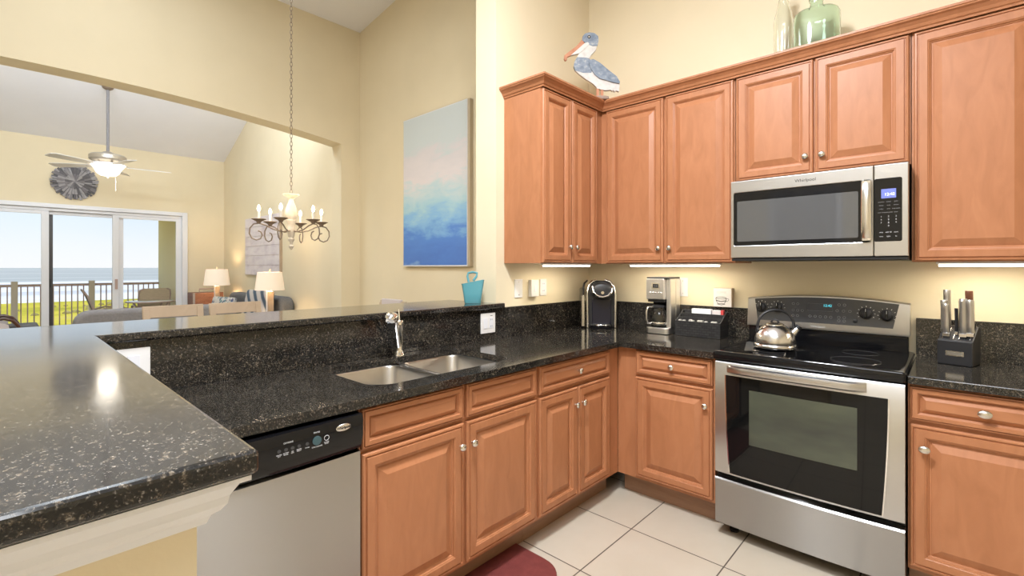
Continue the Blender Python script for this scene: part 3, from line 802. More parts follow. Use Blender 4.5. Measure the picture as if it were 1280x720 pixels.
# ------------------------------------------------------------------ wall plates
def wplate(label, m, w, h, kind, group='white plates on wall and backsplash'):
    o = thing('wall_plate', label, 'outlet', m @ Vector((0, 0, 0)), group)
    d = .006 if kind != 'thick' else .028
    obj('plate', B().box(-w / 2, w / 2, -h / 2, h / 2, 0, d, m), 'plastic', o, .002)
    if kind == 'outlet':
        for s_ in (-1, 1):
            q = obj('socket', B().prism(rrect(-.014, .014, s_ * .024 - .014, s_ * .024 + .014, .006, 3), d, d + .0015, m), 'white', o)
            obj('slots', B().box(-.007, -.005, s_ * .024 - .003, s_ * .024 + .006, d + .0012, d + .002, m).box(.005, .007, s_ * .024 - .003, s_ * .024 + .006, d + .0012, d + .002, m), 'slot', q)
    elif kind == 'thick':
        obj('rocker', B().box(-.010, .010, -.022, .022, d, d + .002, m), 'white', o, .001)
    elif kind == 'combo':
        obj('rocker', B().box(-.038, -.008, -.032, .032, d, d + .003, m), 'white', o, .001)
        q = obj('socket', B().box(.010, .040, -.033, .033, d, d + .002, m), 'white', o, .001)
        b = B()
        for s_ in (-1, 1): b.box(.018, .020, s_ * .02 - .004, s_ * .02 + .005, d + .0018, d + .0026, m).box(.029, .031, s_ * .02 - .004, s_ * .02 + .005, d + .0018, d + .0026, m)
        b.box(.017, .036, .042, .045, d - .001, d + .0006, m)
        obj('slots', b, 'slot', q)
    elif kind == 'blank':
        obj('screws', B().cyl(.003, d, d + .001, (0, .042, 0), 10, m).cyl(.003, d, d + .001, (0, -.042, 0), 10, m), 'nickel', o)
    elif kind == 'switch':
        obj('rocker', B().box(-.017, .017, -.033, .033, d, d + .003, m), 'white', o, .001)
wplate('blank white wall plate farthest from the pod brewer, under the side cabinet', FX(0, -.826, 1.212), .075, .120, 'blank')
wplate('thick white box plate between the blank plate and the outlet', FX(0, -.686, 1.210), .076, .112, 'thick')
wplate('white duplex outlet on the yellow wall nearest the pod brewer', FX(0, -.571, 1.212), .070, .114, 'outlet')
wplate('wide white switch and outlet plate in the bar backsplash by the turquoise vase', FX(.026, -1.130, 1.014), .120, .120, 'combo')
wplate('white rocker switch plate in the bar backsplash, half hidden by the bar corner', FX(.026, -2.822, 1.016), .092, .115, 'switch')
wplate('white outlet plate on the wall behind the drip coffee maker', FY(0, .752, 1.217), .070, .125, 'blank')

# ------------------------------------------------------------------ counter appliances
# pod brewer
ka = radians(38); kp0 = (.222, -.178, .9142)
kb_ = thing('pod_coffee_brewer', 'rounded black and silver pod coffee brewer with side water tank in the corner', 'coffee maker', kp0, rot=ka)
km = FV(kp0, ka)      # u across, v up, n towards the room
def kbox(u0, u1, v0, v1, n0, n1): return B().box(u0, u1, v0, v1, n0, n1, km)
sil = [(-.085, 0), (.085, 0), (.092, .02), (.092, .25), (.082, .300), (.060, .328), (.030, .338), (-.030, .338), (-.060, .328), (-.082, .300), (-.092, .25), (-.092, .02)]
obj('back_housing', B().prism(sil, -.10, .02, km), 'blackm', kb_, .012, True)
for s_ in (-1, 1):
    path = [(s_ * .098, .004, .01), (s_ * .100, .12, .012), (s_ * .100, .24, .012), (s_ * .090, .296, .004), (s_ * .066, .332, -.012), (s_ * .03, .345, -.02)]
    obj('side_arch', B().tube(path, [.013, .012, .012, .012, .010, .007], 10, km), 'nickel', kb_, smooth=True)
fr_ = [(.0, .05, .02), (0, .20, .02)]
obj('front_column', B().prism([(-.068, .03), (.068, .03), (.068, .21), (-.068, .21)], .0, .035, km), mat('navy_black', (.012, .012, .02), .2), kb_, .006)
hd = [[(r_ * cos(t * pi / 12) * .074, .272 + r_ * .052 * sin(t * pi / 12), n_) for t in range(24)] for r_, n_ in ((1.0, .0), (1.06, .03), (1.04, .07), (.92, .092), (.70, .10))]
hdo = obj('brew_head', B().loft([[(u, v, n) for u, v, n in l] for l in hd], km), 'blackm', kb_, smooth=True)
obj('chrome_handle', B().tube([(-.066, .300, .074), (-.062, .262, .098), (-.035, .236, .108), (0, .228, .110), (.035, .236, .108), (.062, .262, .098), (.066, .300, .074)], .008, 10, km), 'chrome', hdo, smooth=True)
obj('touch_screen', B().box(-.030, .030, .283, .305, .092, .098, km), 'greyleg', hdo, .002)
obj('brew_button', B().cyl(.011, .094, .106, (0, .258, 0), 16, km), 'chrome', hdo, smooth=True)
obj('drip_base', B().loft([[(r_ * .078 * cos(t * pi / 12), v, .035 + r_ * .062 * sin(t * pi / 12)) for t in range(24)] for r_, v in ((1, 0), (1.03, .008), (1.03, .022), (.95, .028))], km), 'black', kb_, smooth=True)
obj('drip_grate', B().loft([[(r_ * .060 * cos(t * pi / 12), v, .042 + r_ * .045 * sin(t * pi / 12)) for t in range(24)] for r_, v in ((1, .028), (.98, .030))], km), 'nickel', kb_, smooth=True)
tk = obj('water_tank', B().prism(rrect(-.150, -.108, .012, .285, .012, 3), -.09, .03, km), glassmat('smoky_tank', (.72, .74, .76), .1), kb_, smooth=True)
obj('tank_band', B().box(-.142, -.120, .012, .235, .028, .036, km), 'nickel', kb_, .003)
obj('tank_lid', B().tube([(-.128, .24, .033), (-.130, .285, .028), (-.120, .322, .012), (-.098, .340, -.01)], [.006, .007, .007, .006], 8, km), 'blackm', kb_, smooth=True)

# drip coffee maker
dm = thing('drip_coffee_maker', 'boxy stainless drip coffee maker with glass carafe', 'coffee maker', (.665, -.12, .914))
dx0, dx1 = .590, .748; db, dfy = -.032, -.212
obj('side_column', B().box(dx0, dx1, -.105, db, .918, 1.276), 'appsteel', dm, .006)
obj('side_panel', B().box(dx1 - .032, dx1, dfy + .03, -.104, .955, 1.276), 'appsteel', dm, .006)
up = obj('brew_head', B().box(dx0, dx1 - .0325, dfy, -.1055, 1.140, 1.276), 'appsteel', dm, .005)
obj('lid', B().box(dx0 + .002, dx1 - .002, dfy + .004, db - .002, 1.2765, 1.286), 'blackm', dm, .004)
ds = obj('clock_panel', B().prism(rrect(.630, .688, 1.205, 1.250, .004, 3), 0, .003, FY(dfy)), 'chrome', up)
obj('display', B().box(.640, .678, dfy - .0042, dfy - .0028, 1.216, 1.241), 'blackm', ds)
text('12:42', .013, FY(dfy - .0045, .659, 1.228), 'greyleg', 'clock_digits', ds)
for k in range(5):
    obj('button', B().lathe([(.0068, 0), (.0068, .003), (.005, .0045), (.0001, .005)], (.620 + .019 * k, 1.184, 0), 14, FY(dfy)), 'chrome', up, smooth=True)
obj('brew_basket_rim', B().box(dx0 + .006, dx1 - .036, dfy + .014, -.106, 1.122, 1.1395), 'blackm', dm, .003)
obj('back_liner', B().box(dx0 + .002, dx1 - .0325, -.1095, -.1052, .958, 1.122), 'black', dm)
obj('warming_base', B().prism(rrect(dx0 - .004, dx1 - .004, -dfy * -1 - .004, -.1055, .03, 4), .916, .956), 'appsteel', dm, .003, True)
cf = obj('carafe', B().lathe([(.0001, .9575), (.048, .9575), (.056, .963), (.059, .985), (.057, 1.02), (.048, 1.055), (.040, 1.075), (.041, 1.085), (.038, 1.085), (.037, 1.075), (.045, 1.053), (.054, 1.02), (.056, .985), (.053, .966), (.046, .9605), (.0001, .9605)], (.660, -.166, 0), 32), 'carafe', dm, smooth=True)
obj('carafe_lid', B().lathe([(.0001, 1.085), (.043, 1.085), (.044, 1.094), (.036, 1.102), (.0001, 1.103)], (.660, -.166, 0), 28), 'blackm', cf, smooth=True)
obj('carafe_band', B().lathe([(.0595, .976), (.0602, .978), (.0602, .990), (.0595, .992)], (.660, -.166, 0), 32), 'chrome', cf, smooth=True)
obj('carafe_handle', B().tube([(.628, -.194, 1.090), (.606, -.216, 1.088), (.600, -.224, 1.06), (.599, -.226, 1.01), (.604, -.222, .985), (.622, -.206, .980)], .0085, 10, None, False, .8), 'nickel', cf, smooth=True)

# black woven organiser with packets
og = thing('packet_organizer', 'black woven tiered box of coffee packets beside the drip coffee maker', 'organizer', (.915, -.1, .914))
ox0, ox1, oy0, oy1 = .772, 1.055, -.176, -.034
wv = mat('black_weave', (.02, .02, .022), .5)
_b = N(wv, 'ShaderNodeTexBrick', Scale=1.0); _b.inputs['Brick Width'].default_value = .03; _b.inputs['Row Height'].default_value = .015; _b.inputs['Mortar Size'].default_value = .0012
_b.inputs['Color1'].default_value = (.018, .018, .02, 1); _b.inputs['Color2'].default_value = (.035, .034, .034, 1); _b.inputs['Mortar'].default_value = (.006, .006, .006, 1)
_mp = N(wv, 'ShaderNodeMapping'); _mp.inputs['Rotation'].default_value = (radians(90), 0, 0); _tc = N(wv, 'ShaderNodeTexCoord'); L(wv, _tc.outputs['Object'], _mp.inputs[0]); L(wv, _mp.outputs[0], _b.inputs['Vector'])
L(wv, _b.outputs['Color'], bsdf(wv).inputs['Base Color'])
M['weave'] = wv
obj('front_panel', B().box(ox0, ox1, oy0, oy0 + .008, .9145, 1.010), 'weave', og, .002)
obj('bottom', B().box(ox0 + .008, ox1 - .008, oy0 + .008, oy1 - .008, .9145, .922), 'weave', og)
obj('back_panel', B().box(ox0, ox1, oy1 - .008, oy1, .9145, 1.072), 'weave', og, .002)
for x in (ox0, ox1 - .008):
    obj('side_panel', B().prism([(-oy1 + .0085, .9145), (-oy0 - .0085, .9145), (-oy0 - .0085, 1.008), (-oy0 - .03, 1.018), (-oy1 + .02, 1.072), (-oy1 + .0085, 1.072)], x, x + .008, Matrix(((0, 0, 1, 0), (-1, 0, 0, 0), (0, 1, 0, 0), (0, 0, 0, 1)))), 'weave', og, .002)
for k, (y, z) in enumerate(((-.132, 1.034), (-.088, 1.054))):
    obj('divider', B().box(ox0 + .0085, ox1 - .0085, y, y + .006, .9225, z), 'weave', og, .001)
for x in (.84, .91, .98):
    obj('divider', B().box(x, x + .005, oy0 + .0085, -.1325, .9225, 1.005), 'weave', og)
pk = mat('packet_foil', (.62, .60, .57), .3, .4); M['packet'] = pk
M['redcard'] = mat('red_card', (.50, .05, .05), .6)
for k in range(9):
    x = .788 + .028 * k + random.uniform(-.003, .003)
    if any(abs(x + .008 - d_) < .014 for d_ in (.8425, .9125, .9825)): x += .012
    o = obj('coffee_packet', B().box(x, x + .016, -.164, -.140, .9235, 1.014 + random.uniform(0, .006)), 'packet', None, .003)
    tag(o, 'small silver packet standing in the front row of the black organizer', 'packet', 'silver packets in the organizer front row')
sg = obj('sugar_packet_stack', B().box(.842, .965, -.0795, -.0435, .925, 1.083), 'white', None, .003)
tag(sg, 'white paper sleeves standing in the back row of the black organizer', 'packets')
pc = obj('creamer_card', B().box(.972, 1.022, -.076, -.050, .925, 1.080), 'palefab', None, .002)
tag(pc, 'cream card packet beside the red-edged one in the organizer', 'packet')
pc = obj('red_card', B().box(1.024, 1.040, -.076, -.050, .925, 1.082), 'redcard', None, .001)
tag(pc, 'narrow red packet edge at the end of the organizer back row', 'packet')

# cup sign on the backsplash ledge
cs = thing('cup_sign', 'small square white wooden block sign with a drawn cup, above the organizer', 'sign', (1.022, -.02, 1.1005))
obj('block', B().box(.966, 1.079, -.042, -.002, 1.1005, 1.220), 'oak', cs, .002)
cfc = obj('sign_face', B().box(.968, 1.077, -.0432, -.0421, 1.1025, 1.218), mat('sign_white', (.74, .72, .70), .6), cs)
sm = FY(-.0434)
ink = mat('sign_ink', (.03, .03, .03), .7); M['ink'] = ink
b = B()
cx_, cz_ = 1.015, 1.139
b.tube([(cx_ + .032 * cos(t * pi / 10), cz_ + .018 + .006 * sin(t * pi / 10), 0) for t in range(20)], .0014, 5, sm, True)
b.tube([(cx_ - .032, cz_ + .016, 0), (cx_ - .029, cz_ - .002, 0), (cx_ - .018, cz_ - .017, 0), (cx_ + .018, cz_ - .017, 0), (cx_ + .029, cz_ - .002, 0), (cx_ + .032, cz_ + .016, 0)], .0015, 5, sm)
b.tube([(cx_ + .031, cz_ + .012, 0), (cx_ + .042, cz_ + .016, 0), (cx_ + .047, cz_ + .009, 0), (cx_ + .040, cz_ - .002, 0), (cx_ + .029, cz_ - .003, 0)], .0013, 5, sm)
b.tube([(cx_ - .029, cz_ + .002, 0), (cx_, cz_ - .004, 0), (cx_ + .029, cz_ + .002, 0)], .0026, 5, sm)
b.tube([(cx_ - .024, cz_ - .020, 0), (cx_, cz_ - .025, 0), (cx_ + .024, cz_ - .020, 0)], .0018, 5, sm)
obj('cup_drawing', b, 'ink', cfc)
text('COFFEE', .017, FY(-.0434, 1.018, 1.192), mat('sign_script', (.55, .53, .52), .7), 'sign_lettering', cfc)

# knife block
ba = radians(-14)
kbk = thing('knife_block', 'black slotted knife block with metal name plate on the short worktop', 'knife block', (2.105, -.18, .9145), rot=ba)
kbm = Matrix.Translation((2.105, -.18, .9145)) @ Matrix.Rotation(ba, 4, 'Z')
KB = Matrix(((0, 0, 1, 0), (-1, 0, 0, 0), (0, 1, 0, 0), (0, 0, 0, 1)))   # (depth towards viewer, z) extruded across x
prof = [(-.060, .0), (.060, .0), (.058, .108), (.045, .112), (-.030, .168), (-.060, .168)]
bl_ = obj('block', B().prism(prof, -.060, .060, kbm @ KB), 'blackm', kbk, .004)
fm = kbm @ Matrix(((1, 0, 0, 0), (0, 0, -1, -.0595), (0, 1, 0, 0), (0, 0, 0, 1)))
npl = obj('name_plate', B().prism(rrect(-.030, .032, .040, .062, .002, 2), -.001, .002, fm), 'nickel', kbk)
obj('plate_inset', B().prism([(-.024, .045), (.026, .045), (.026, .057), (-.024, .057)], .0015, .0026, fm), 'steel2', npl)
b = B()
slope = math.atan2(.056, .075)
tm = kbm @ Matrix.Translation((0, -.045, .112)) @ Matrix.Rotation(slope, 4, 'X')
for k in range(6):
    b.box(-.047 + .0185 * k, -.0445 + .0185 * k, .004, .080, -.0005, .0012, tm)
obj('slot_trims', b, 'nickel', kbk)
ks = M['steel2']
def knife(label, u, s, ln, wd, lean=0.0, mt='steel2', th=.027):
    mm = tm @ Matrix.Translation((u, s, 0)) @ Matrix.Rotation(-slope + radians(lean), 4, 'X')
    o = thing('kitchen_knife', label, 'knife', mm @ Vector((0, 0, 0)), 'knives in the black block')
    lo = []
    for t, w_, off in ((0, .55, 0), (.06, .85, 0), (.3, 1.0, .001), (.55, .92, .000), (.8, 1.0, -.002), (.94, 1.15, -.004), (1, .8, -.005)):
        lo.append([(th / 2 * cos(a_ * pi / 6) , off + wd / 2 * w_ * sin(a_ * pi / 6), .016 + ln * 1.32 * t) for a_ in range(12)])
    obj('handle', B().loft(lo, mm), mt, o, smooth=True)
    obj('bolster', B().box(-th / 2 + .001, th / 2 - .001, -wd * .36, wd * .36, .0015, .0165, mm), 'chrome', o, .001)
knife('tallest chef knife at the rear outer slot of the block', -.041, .066, .125, .036)
knife('second tall steel knife in front of the tallest one', -.046, .042, .100, .030)
knife('short front steel knife at the block corner nearest the range', -.034, .016, .100, .030)
knife('slim dark paring knife alone in the block middle', -.002, .030, .080, .020, mt='blackm', th=.012)
knife('slim tan-tipped knife just behind the dark paring knife', .006, .060, .092, .020, mt='oak', th=.013)
knife('wide steel knife in the front of the second cluster', .023, .020, .118, .040)
knife('wide steel knife beside it at the outer front slot', .045, .026, .112, .034)
knife('brown-ended knife standing behind the second cluster', .034, .066, .124, .036, mt='dkwood')
sc_ = thing('kitchen_shears', 'steel kitchen shears with black loop tucked at the end of the knife block', 'scissors', tm @ Vector((.053, .05, 0)))
mm = tm @ Matrix.Translation((.0535, .052, .001)) @ Matrix.Rotation(-slope, 4, 'X')
obj('loop_handle', B().tube([(0, .012 * cos(t * pi / 8), .030 + .017 * sin(t * pi / 8)) for t in range(16)], .0035, 8, mm, True), 'blackm', sc_, smooth=True)
obj('shank', B().box(-.003, .003, -.006, .006, .0012, .016, mm), 'chrome', sc_, .001)

# ------------------------------------------------------------------ on the bar and above the cabinets
vz = 1.1295; vc = (-.078, -1.155)
va = YAW
vm = Matrix.Translation((vc[0], vc[1], vz)) @ Matrix.Rotation(va, 4, 'Z')
vs_ = thing('turquoise_vase', 'turquoise ceramic tote-shaped vase with loop handle on the bar top', 'vase', (vc[0], vc[1], vz), rot=va)
lo = []
for z, hw, hd in ((0, .048, .026), (.004, .050, .028), (.06, .057, .033), (.115, .066, .036)):
    lo.append([(x, y, z) for x, y in rrect(-hw, hw, -hd, hd, .012, 3)])
top = [(x, y, .142 + (.006 if x > -.012 else -.018) - .004 * abs(x) / .07) for x, y in rrect(-.070, .070, -.038, .038, .012, 3)]
inn = [(x * .88, y * .84, z - .002) for x, y, z in top]
inb = [(x * .80, y * .78, .06) for x, y, z in top]
obj('body', B().loft(lo + [top, inn, inb], vm), 'teal', vs_, smooth=True)
obj('handle', B().tube([(-.022, -.030, .130), (-.030, -.028, .165), (-.026, -.024, .186), (0, -.022, .191), (.028, -.022, .186), (.024, -.026, .165), (.006, -.033, .140)], [.011, .010, .010, .010, .010, .010, .011], 8, vm, False, .7), 'teal', vs_, smooth=True)

# pelican cut-out: pixel outline, scaled to size
pe_k = 3.2 / 594 / 4.923
PB = (.348, -.388)
pm = Matrix.Translation((PB[0], PB[1], 2.4765)) @ Matrix.Rotation(YAW, 4, 'Z') @ FY(0)
pt_ = thing('wooden_pelican', 'painted wooden pelican figure standing on the corner wall cabinets', 'figurine', (PB[0], PB[1], 2.4765), rot=YAW)
def pl(pts): return [((x - 527) * pe_k, (506 - y) * pe_k) for x, y in pts]
pbl = noise_mat('pelican_blue', [(.35, (.16, .20, .26)), (.6, (.26, .30, .36)), (.75, (.50, .50, .48))], nscale=40, rough=.8)
pwh = noise_mat('pelican_white', [(.3, (.54, .51, .48)), (.6, (.66, .63, .60))], nscale=30, rough=.8)
por = noise_mat('pelican_orange', [(.3, (.44, .19, .11)), (.7, (.54, .26, .16))], nscale=30, rough=.8)
body = [(383, 248), (368, 275), (363, 305), (372, 330), (395, 352), (440, 385), (480, 410), (500, 430), (505, 440), (560, 452), (590, 448), (600, 458), (606, 448), (614, 462), (622, 452), (640, 460), (645, 412), (620, 375), (560, 330), (500, 285), (463, 262), (440, 252)]
obj('body', B().prism(pl(body), -.010, .010, pm), pwh, pt_, .001)
breast = [(383, 248), (368, 275), (363, 305), (372, 330), (420, 345), (470, 345), (490, 300), (463, 262), (440, 252)]
obj('breast', B().prism(pl(breast), -.0115, .0115, pm), pbl, pt_)
neck = [(383, 248), (395, 225), (430, 195), (455, 165), (505, 178), (498, 205), (470, 235), (460, 256), (440, 252)]
obj('neck', B().prism(pl(neck), -.010, .010, pm), pwh, pt_, .001)
head = [(414, 145), (418, 120), (432, 104), (458, 97), (490, 102), (512, 120), (516, 145), (508, 178), (480, 182), (455, 172), (430, 158)]
hd_ = obj('head', B().prism(pl(head), -.0125, .0125, pm), pbl, pt_, .001)
ex, ez = pl([(456, 126)])[0]
obj('eye', B().lathe([(.011, 0), (.011, .003), (.007, .0035), (.006, .0025), (.0001, .0025)], (ex, ez, .0125), 16, pm), 'blackm', hd_, smooth=True)
obj('eye_center', B().cyl(.0045, .0130, .0162, (ex, ez, 0), 12, pm), 'cream', hd_)
beak = [(414, 140), (380, 180), (320, 225), (305, 238), (303, 258), (312, 270), (322, 262), (322, 248), (345, 236), (430, 162)]
obj('beak', B().prism(pl(beak), -.009, .009, pm), por, pt_, .001)
pouch = [(345, 238), (430, 163), (450, 158), (458, 170), (430, 200), (395, 226)]
obj('pouch', B().prism(pl(pouch), -.008, .0135, pm), pwh, pt_)
wing = [(460, 268), (482, 264), (520, 285), (580, 335), (625, 370), (645, 405), (640, 412), (600, 405), (560, 392), (520, 382), (490, 358), (465, 320), (456, 290)]
obj('wing', B().prism(pl(wing), .0105, .021, pm), pbl, pt_, .001)
for x0_, x1_ in ((503, 518), (529, 545)):
    obj('leg', B().prism(pl([(x0_, 436), (x1_, 436), (x1_, 492), (x0_, 492)]), -.006, .006, pm), por, pt_)
obj('base', B().lathe([(.048, 0), (.056, .006), (.052, .020), (.030, .024), (.0001, .024)], (0, 0, 0), 24, pm @ FY(0).inverted(), 1.1, .42), mat('driftwood', (.34, .25, .21), .8), pt_, smooth=True)

def bottle(name, label, cat, x, y, prof, mt, sx=1, sy=1, rot=0.0):
    o = bpy.data.objects.new('x', None)
    inner = [(max(r - .004, .0001), z) for r, z in prof if z > .004][::-1] + [(.0001, .006)]
    g = B().lathe([(.0001, 0)] + prof + inner, (0, 0, 0), 40, Matrix.Translation((x, y, 2.4765)) @ Matrix.Rotation(rot, 4, 'Z'), sx, sy)
    bpy.data.objects.remove(o)
    q = obj(name, g, mt, None, smooth=True)
    return tag(q, label, cat)
bottle('glass_bottle', 'tall slim clear glass bottle on top of the cabinets beside the green jug', 'bottle', 1.398, -.185,
       [(.046, 0), (.049, .004), (.049, .06), (.0485, .12), (.049, .18), (.0485, .225), (.046, .250), (.036, .290), (.026, .33), (.020, .37), (.018, .42), (.020, .425), (.020, .435), (.017, .436)], 'cleargl')
gj = bottle('glass_jug', 'squat green glass jug with short neck on top of the cabinets', 'jug', 1.556, -.19,
       [(.100, 0), (.106, .006), (.107, .05), (.106, .10), (.107, .16), (.106, .205), (.100, .225), (.085, .238), (.055, .246), (.036, .250), (.031, .258), (.030, .275), (.035, .288), (.036, .296), (.031, .298)], 'greengl', 1, .62, radians(14))

# floor mat
mo = [(.532, -2.35), (.532, -1.432)] + [(.715 + .135 * sin(t * pi / 16), -1.567 + .135 * cos(t * pi / 16)) for t in range(9)] + [(.85, -2.35)]
fm_ = obj('floor_mat', plate(mo, [], .001, .014), 'mat', None, .005)
tag(fm_, 'dark red kitchen floor mat on the tiles in front of the sink', 'mat')

# ------------------------------------------------------------------ dining area
pa = mat('sea_painting', rough=.55)
tc = N(pa, 'ShaderNodeTexCoord'); mp = N(pa, 'ShaderNodeMapping'); mp.inputs['Scale'].default_value = (1.2, 1, 5.5); mp.inputs['Rotation'].default_value = (0, radians(-10), 0)
L(pa, tc.outputs['Generated'], mp.inputs[0])
n1 = N(pa, 'ShaderNodeTexNoise', Scale=2.2, Detail=7, Roughness=.62, Distortion=.4); L(pa, mp.outputs[0], n1.inputs['Vector'])
sx_ = N(pa, 'ShaderNodeSeparateXYZ'); L(pa, tc.outputs['Generated'], sx_.inputs[0])
ad = N(pa, 'ShaderNodeMath', operation='MULTIPLY_ADD'); L(pa, n1.outputs['Fac'], ad.inputs[0]); ad.inputs[1].default_value = .42; L(pa, sx_.outputs['Z'], ad.inputs[2])
L(pa, ramp(pa, ad.outputs[0], [(.12, (.34, .54, .78)), (.22, (.085, .20, .58)), (.40, (.10, .25, .66)), (.50, (.24, .48, .76)), (.60, (.40, .62, .72)), (.70, (.56, .68, .72)), (.78, (.74, .69, .71)), (.93, (.68, .65, .68)), (1.0, (.60, .66, .68))]), bsdf(pa).inputs['Base Color'])
M['painting'] = pa
pg = thing('painting', 'tall abstract blue and white seascape canvas on the dining wall', 'painting', (-1.78, -.085, 1.36))
obj('frame', B().box(-2.325, -1.245, -.125, -.086, 1.360, 2.945), mat('frame_champagne', (.50, .42, .30), .45), pg, .002)
obj('canvas', B().box(-2.317, -1.285, -.1285, -.1252, 1.372, 2.937), 'painting', pg)
obj('canvas_edge', B().box(-2.325, -1.277, -.127, -.1252, 1.360, 1.3715).box(-1.2845, -1.277, -.127, -.1252, 1.3715, 2.937).box(-2.325, -1.277, -.127, -.1252, 2.9375, 2.945), 'white', pg)

# chandelier
cxy = (-2.0, -1.462)
ch = thing('chandelier', 'cream and rust six candle chandelier hanging on a long chain in the dining area', 'chandelier', (cxy[0], cxy[1], cz(-2.0)))
obj('stem', B().lathe([(.0001, 1.497), (.008, 1.503), (.018, 1.520), (.020, 1.528), (.010, 1.540), (.012, 1.560), (.024, 1.575), (.026, 1.590), (.018, 1.598), (.026, 1.612), (.028, 1.640), (.034, 1.652), (.032, 1.680), (.030, 1.715), (.040, 1.735), (.040, 1.745), (.032, 1.750), (.045, 1.775), (.050, 1.800), (.044, 1.835), (.028, 1.880), (.018, 1.915), (.018, 1.925), (.040, 1.945), (.064, 1.958), (.065, 1.964), (.030, 1.962), (.0001, 1.962)], (*cxy, 0), 28), 'cream', ch, smooth=True)
for k in range(6):
    a_ = radians(20 + 60 * k)
    am = Matrix.Translation((*cxy, 0)) @ Matrix.Rotation(a_, 4, 'Z')
    sp = [(.030, 1.655), (.08, 1.648), (.15, 1.664), (.21, 1.694), (.262, 1.708), (.305, 1.700), (.333, 1.665), (.337, 1.622), (.318, 1.585), (.283, 1.571), (.250, 1.583), (.237, 1.612), (.248, 1.638), (.270, 1.646)]
    ar = obj('arm', B().tube([(r * .925, 0, z) for r, z in sp], .0052, 8, am), 'iron', ch, smooth=True)
    obj('drip_pan', B().lathe([(.0001, 1.708), (.014, 1.709), (.020, 1.722), (.046, 1.736), (.056, 1.741), (.054, 1.744), (.020, 1.736), (.0001, 1.736)], (.244, 0, 0), 24, am), 'cream' if False else 'iron', ar, smooth=True)
    obj('candle', B().cyl(.0105, 1.737, 1.805, (.244, 0, 0), 14, am), 'candle', ar, smooth=True)
    obj('bulb', B().lathe([(.006, 1.805), (.011, 1.814), (.014, 1.826), (.011, 1.842), (.005, 1.856), (.0001, 1.860)], (.244, 0, 0), 14, am), 'bulb', ar, smooth=True)
    lp = am @ Vector((.244, 0, 1.93))
    lamp('chandelier_bulb', 'POINT', lp, 2.2, (1, .80, .55), radius=.02)
b = B()
zt = cz(-2.0) - .03; z = 1.966; k = 0
while z < zt:
    ang = YAW + (pi / 2 if k % 2 else .15)
    lm = Matrix.Translation((*cxy, z)) @ Matrix.Rotation(ang, 4, 'Z')
    b.tube([(.0095 * cos(t * pi / 5), 0, .021 + .021 * sin(t * pi / 5)) for t in range(10)], .0023, 5, lm, True)
    z += .0335; k += 1
obj('chain', b, 'iron', ch)
obj('canopy', B().lathe([(.06, 0), (.055, -.02), (.02, -.035), (.0001, -.036)], (*cxy, cz(-2.0) + .005), 24), 'cream', ch, smooth=True)

def chair_parts(t, m):
    def bx(*a): return B().box(*a, m)
    obj('seat', bx(-.22, .22, -.21, .21, .43, .465), 'oak', t, .008)
    obj('seat_pad', bx(-.20, .20, -.19, .19, .4655, .495), 'palefab', t, .012)
    for sx in (-1, 1):
        obj('leg', bx(sx * .195 - .022, sx * .195 + .022, -.205, -.165, 0, .43), 'oak', t, .004)
        obj('back_post', B().add([(sx * .195 + a_ * .024, .17 + d + e, z) for z, d in ((0, 0), (.45, .0), (1.0, .085)) for a_, e in ((-1, 0), (1, 0), (1, .036), (-1, .036))],
            [(0, 1, 2, 3), (8, 11, 10, 9)] + [(k * 4 + i, k * 4 + (i + 1) % 4, k * 4 + 4 + (i + 1) % 4, k * 4 + 4 + i) for k in range(2) for i in range(4)], m), 'oak', t, .003)
    def rail(z0, z1, n='back_rail', hw=.1708, bow=0.0):
        y = lambda z: .17 + .085 * (z - .45) / .55 + .008
        lo = []
        for i in range(9):
            x = -hw + 2 * hw * i / 8; q = bow * (1 - (2 * i / 8 - 1) ** 2)
            lo.append([(x, y(z0) + q, z0), (x, y(z0) + .020 + q, z0), (x, y(z1) + .020 + q, z1), (x, y(z1) + q, z1)])
        obj(n, B().loft(lo, m), 'oak', t, .003)
    rail(.920, 1.018, 'top_rail', .222); rail(.76, .885, 'back_rail'); rail(.56, .66, 'back_rail')
    for sx in (-1, 1): obj('side_stretcher', bx(sx * .195 - .01, sx * .195 + .01, -.164, .169, .18, .21), 'oak', t)
CG = 'pale oak dining chairs'
for y, lb in ((-2.095, 'pale oak dining chair in front of the rounded grey loveseat back'), (-1.605, 'pale oak dining chair in front of the blue striped cushion and table lamp')):
    t = thing('dining_chair', lb, 'chair', (-2.64, y, 0), CG, rot=radians(90))
    chair_parts(t, Matrix.Translation((-2.64, y, 0)) @ Matrix.Rotation(radians(90), 4, 'Z'))
t = thing('dining_chair', 'dining chair with pale cloth over its top rail by the painting wall', 'chair', (-1.97, -.76, 0), CG)
cmx = Matrix.Translation((-1.97, -.76, 0))
chair_parts(t, cmx)
cl = obj('cloth_cover', B().box(-.17, .15, .245, .285, .93, 1.036, cmx), 'palefab', t, .008)
dt = thing('dining_table', 'oak dining table under the chandelier, behind the bar', 'table', (-2.0, -1.75, 0))
obj('table_top', B().box(-2.42, -1.55, -2.6, -.98, .715, .755), 'oak', dt, .006)
for x in (-2.35, -1.62):
    for y in (-2.52, -1.06):
        obj('leg', B().box(x - .04, x + .04, y - .04, y + .04, 0, .7145), 'oak', dt, .004)

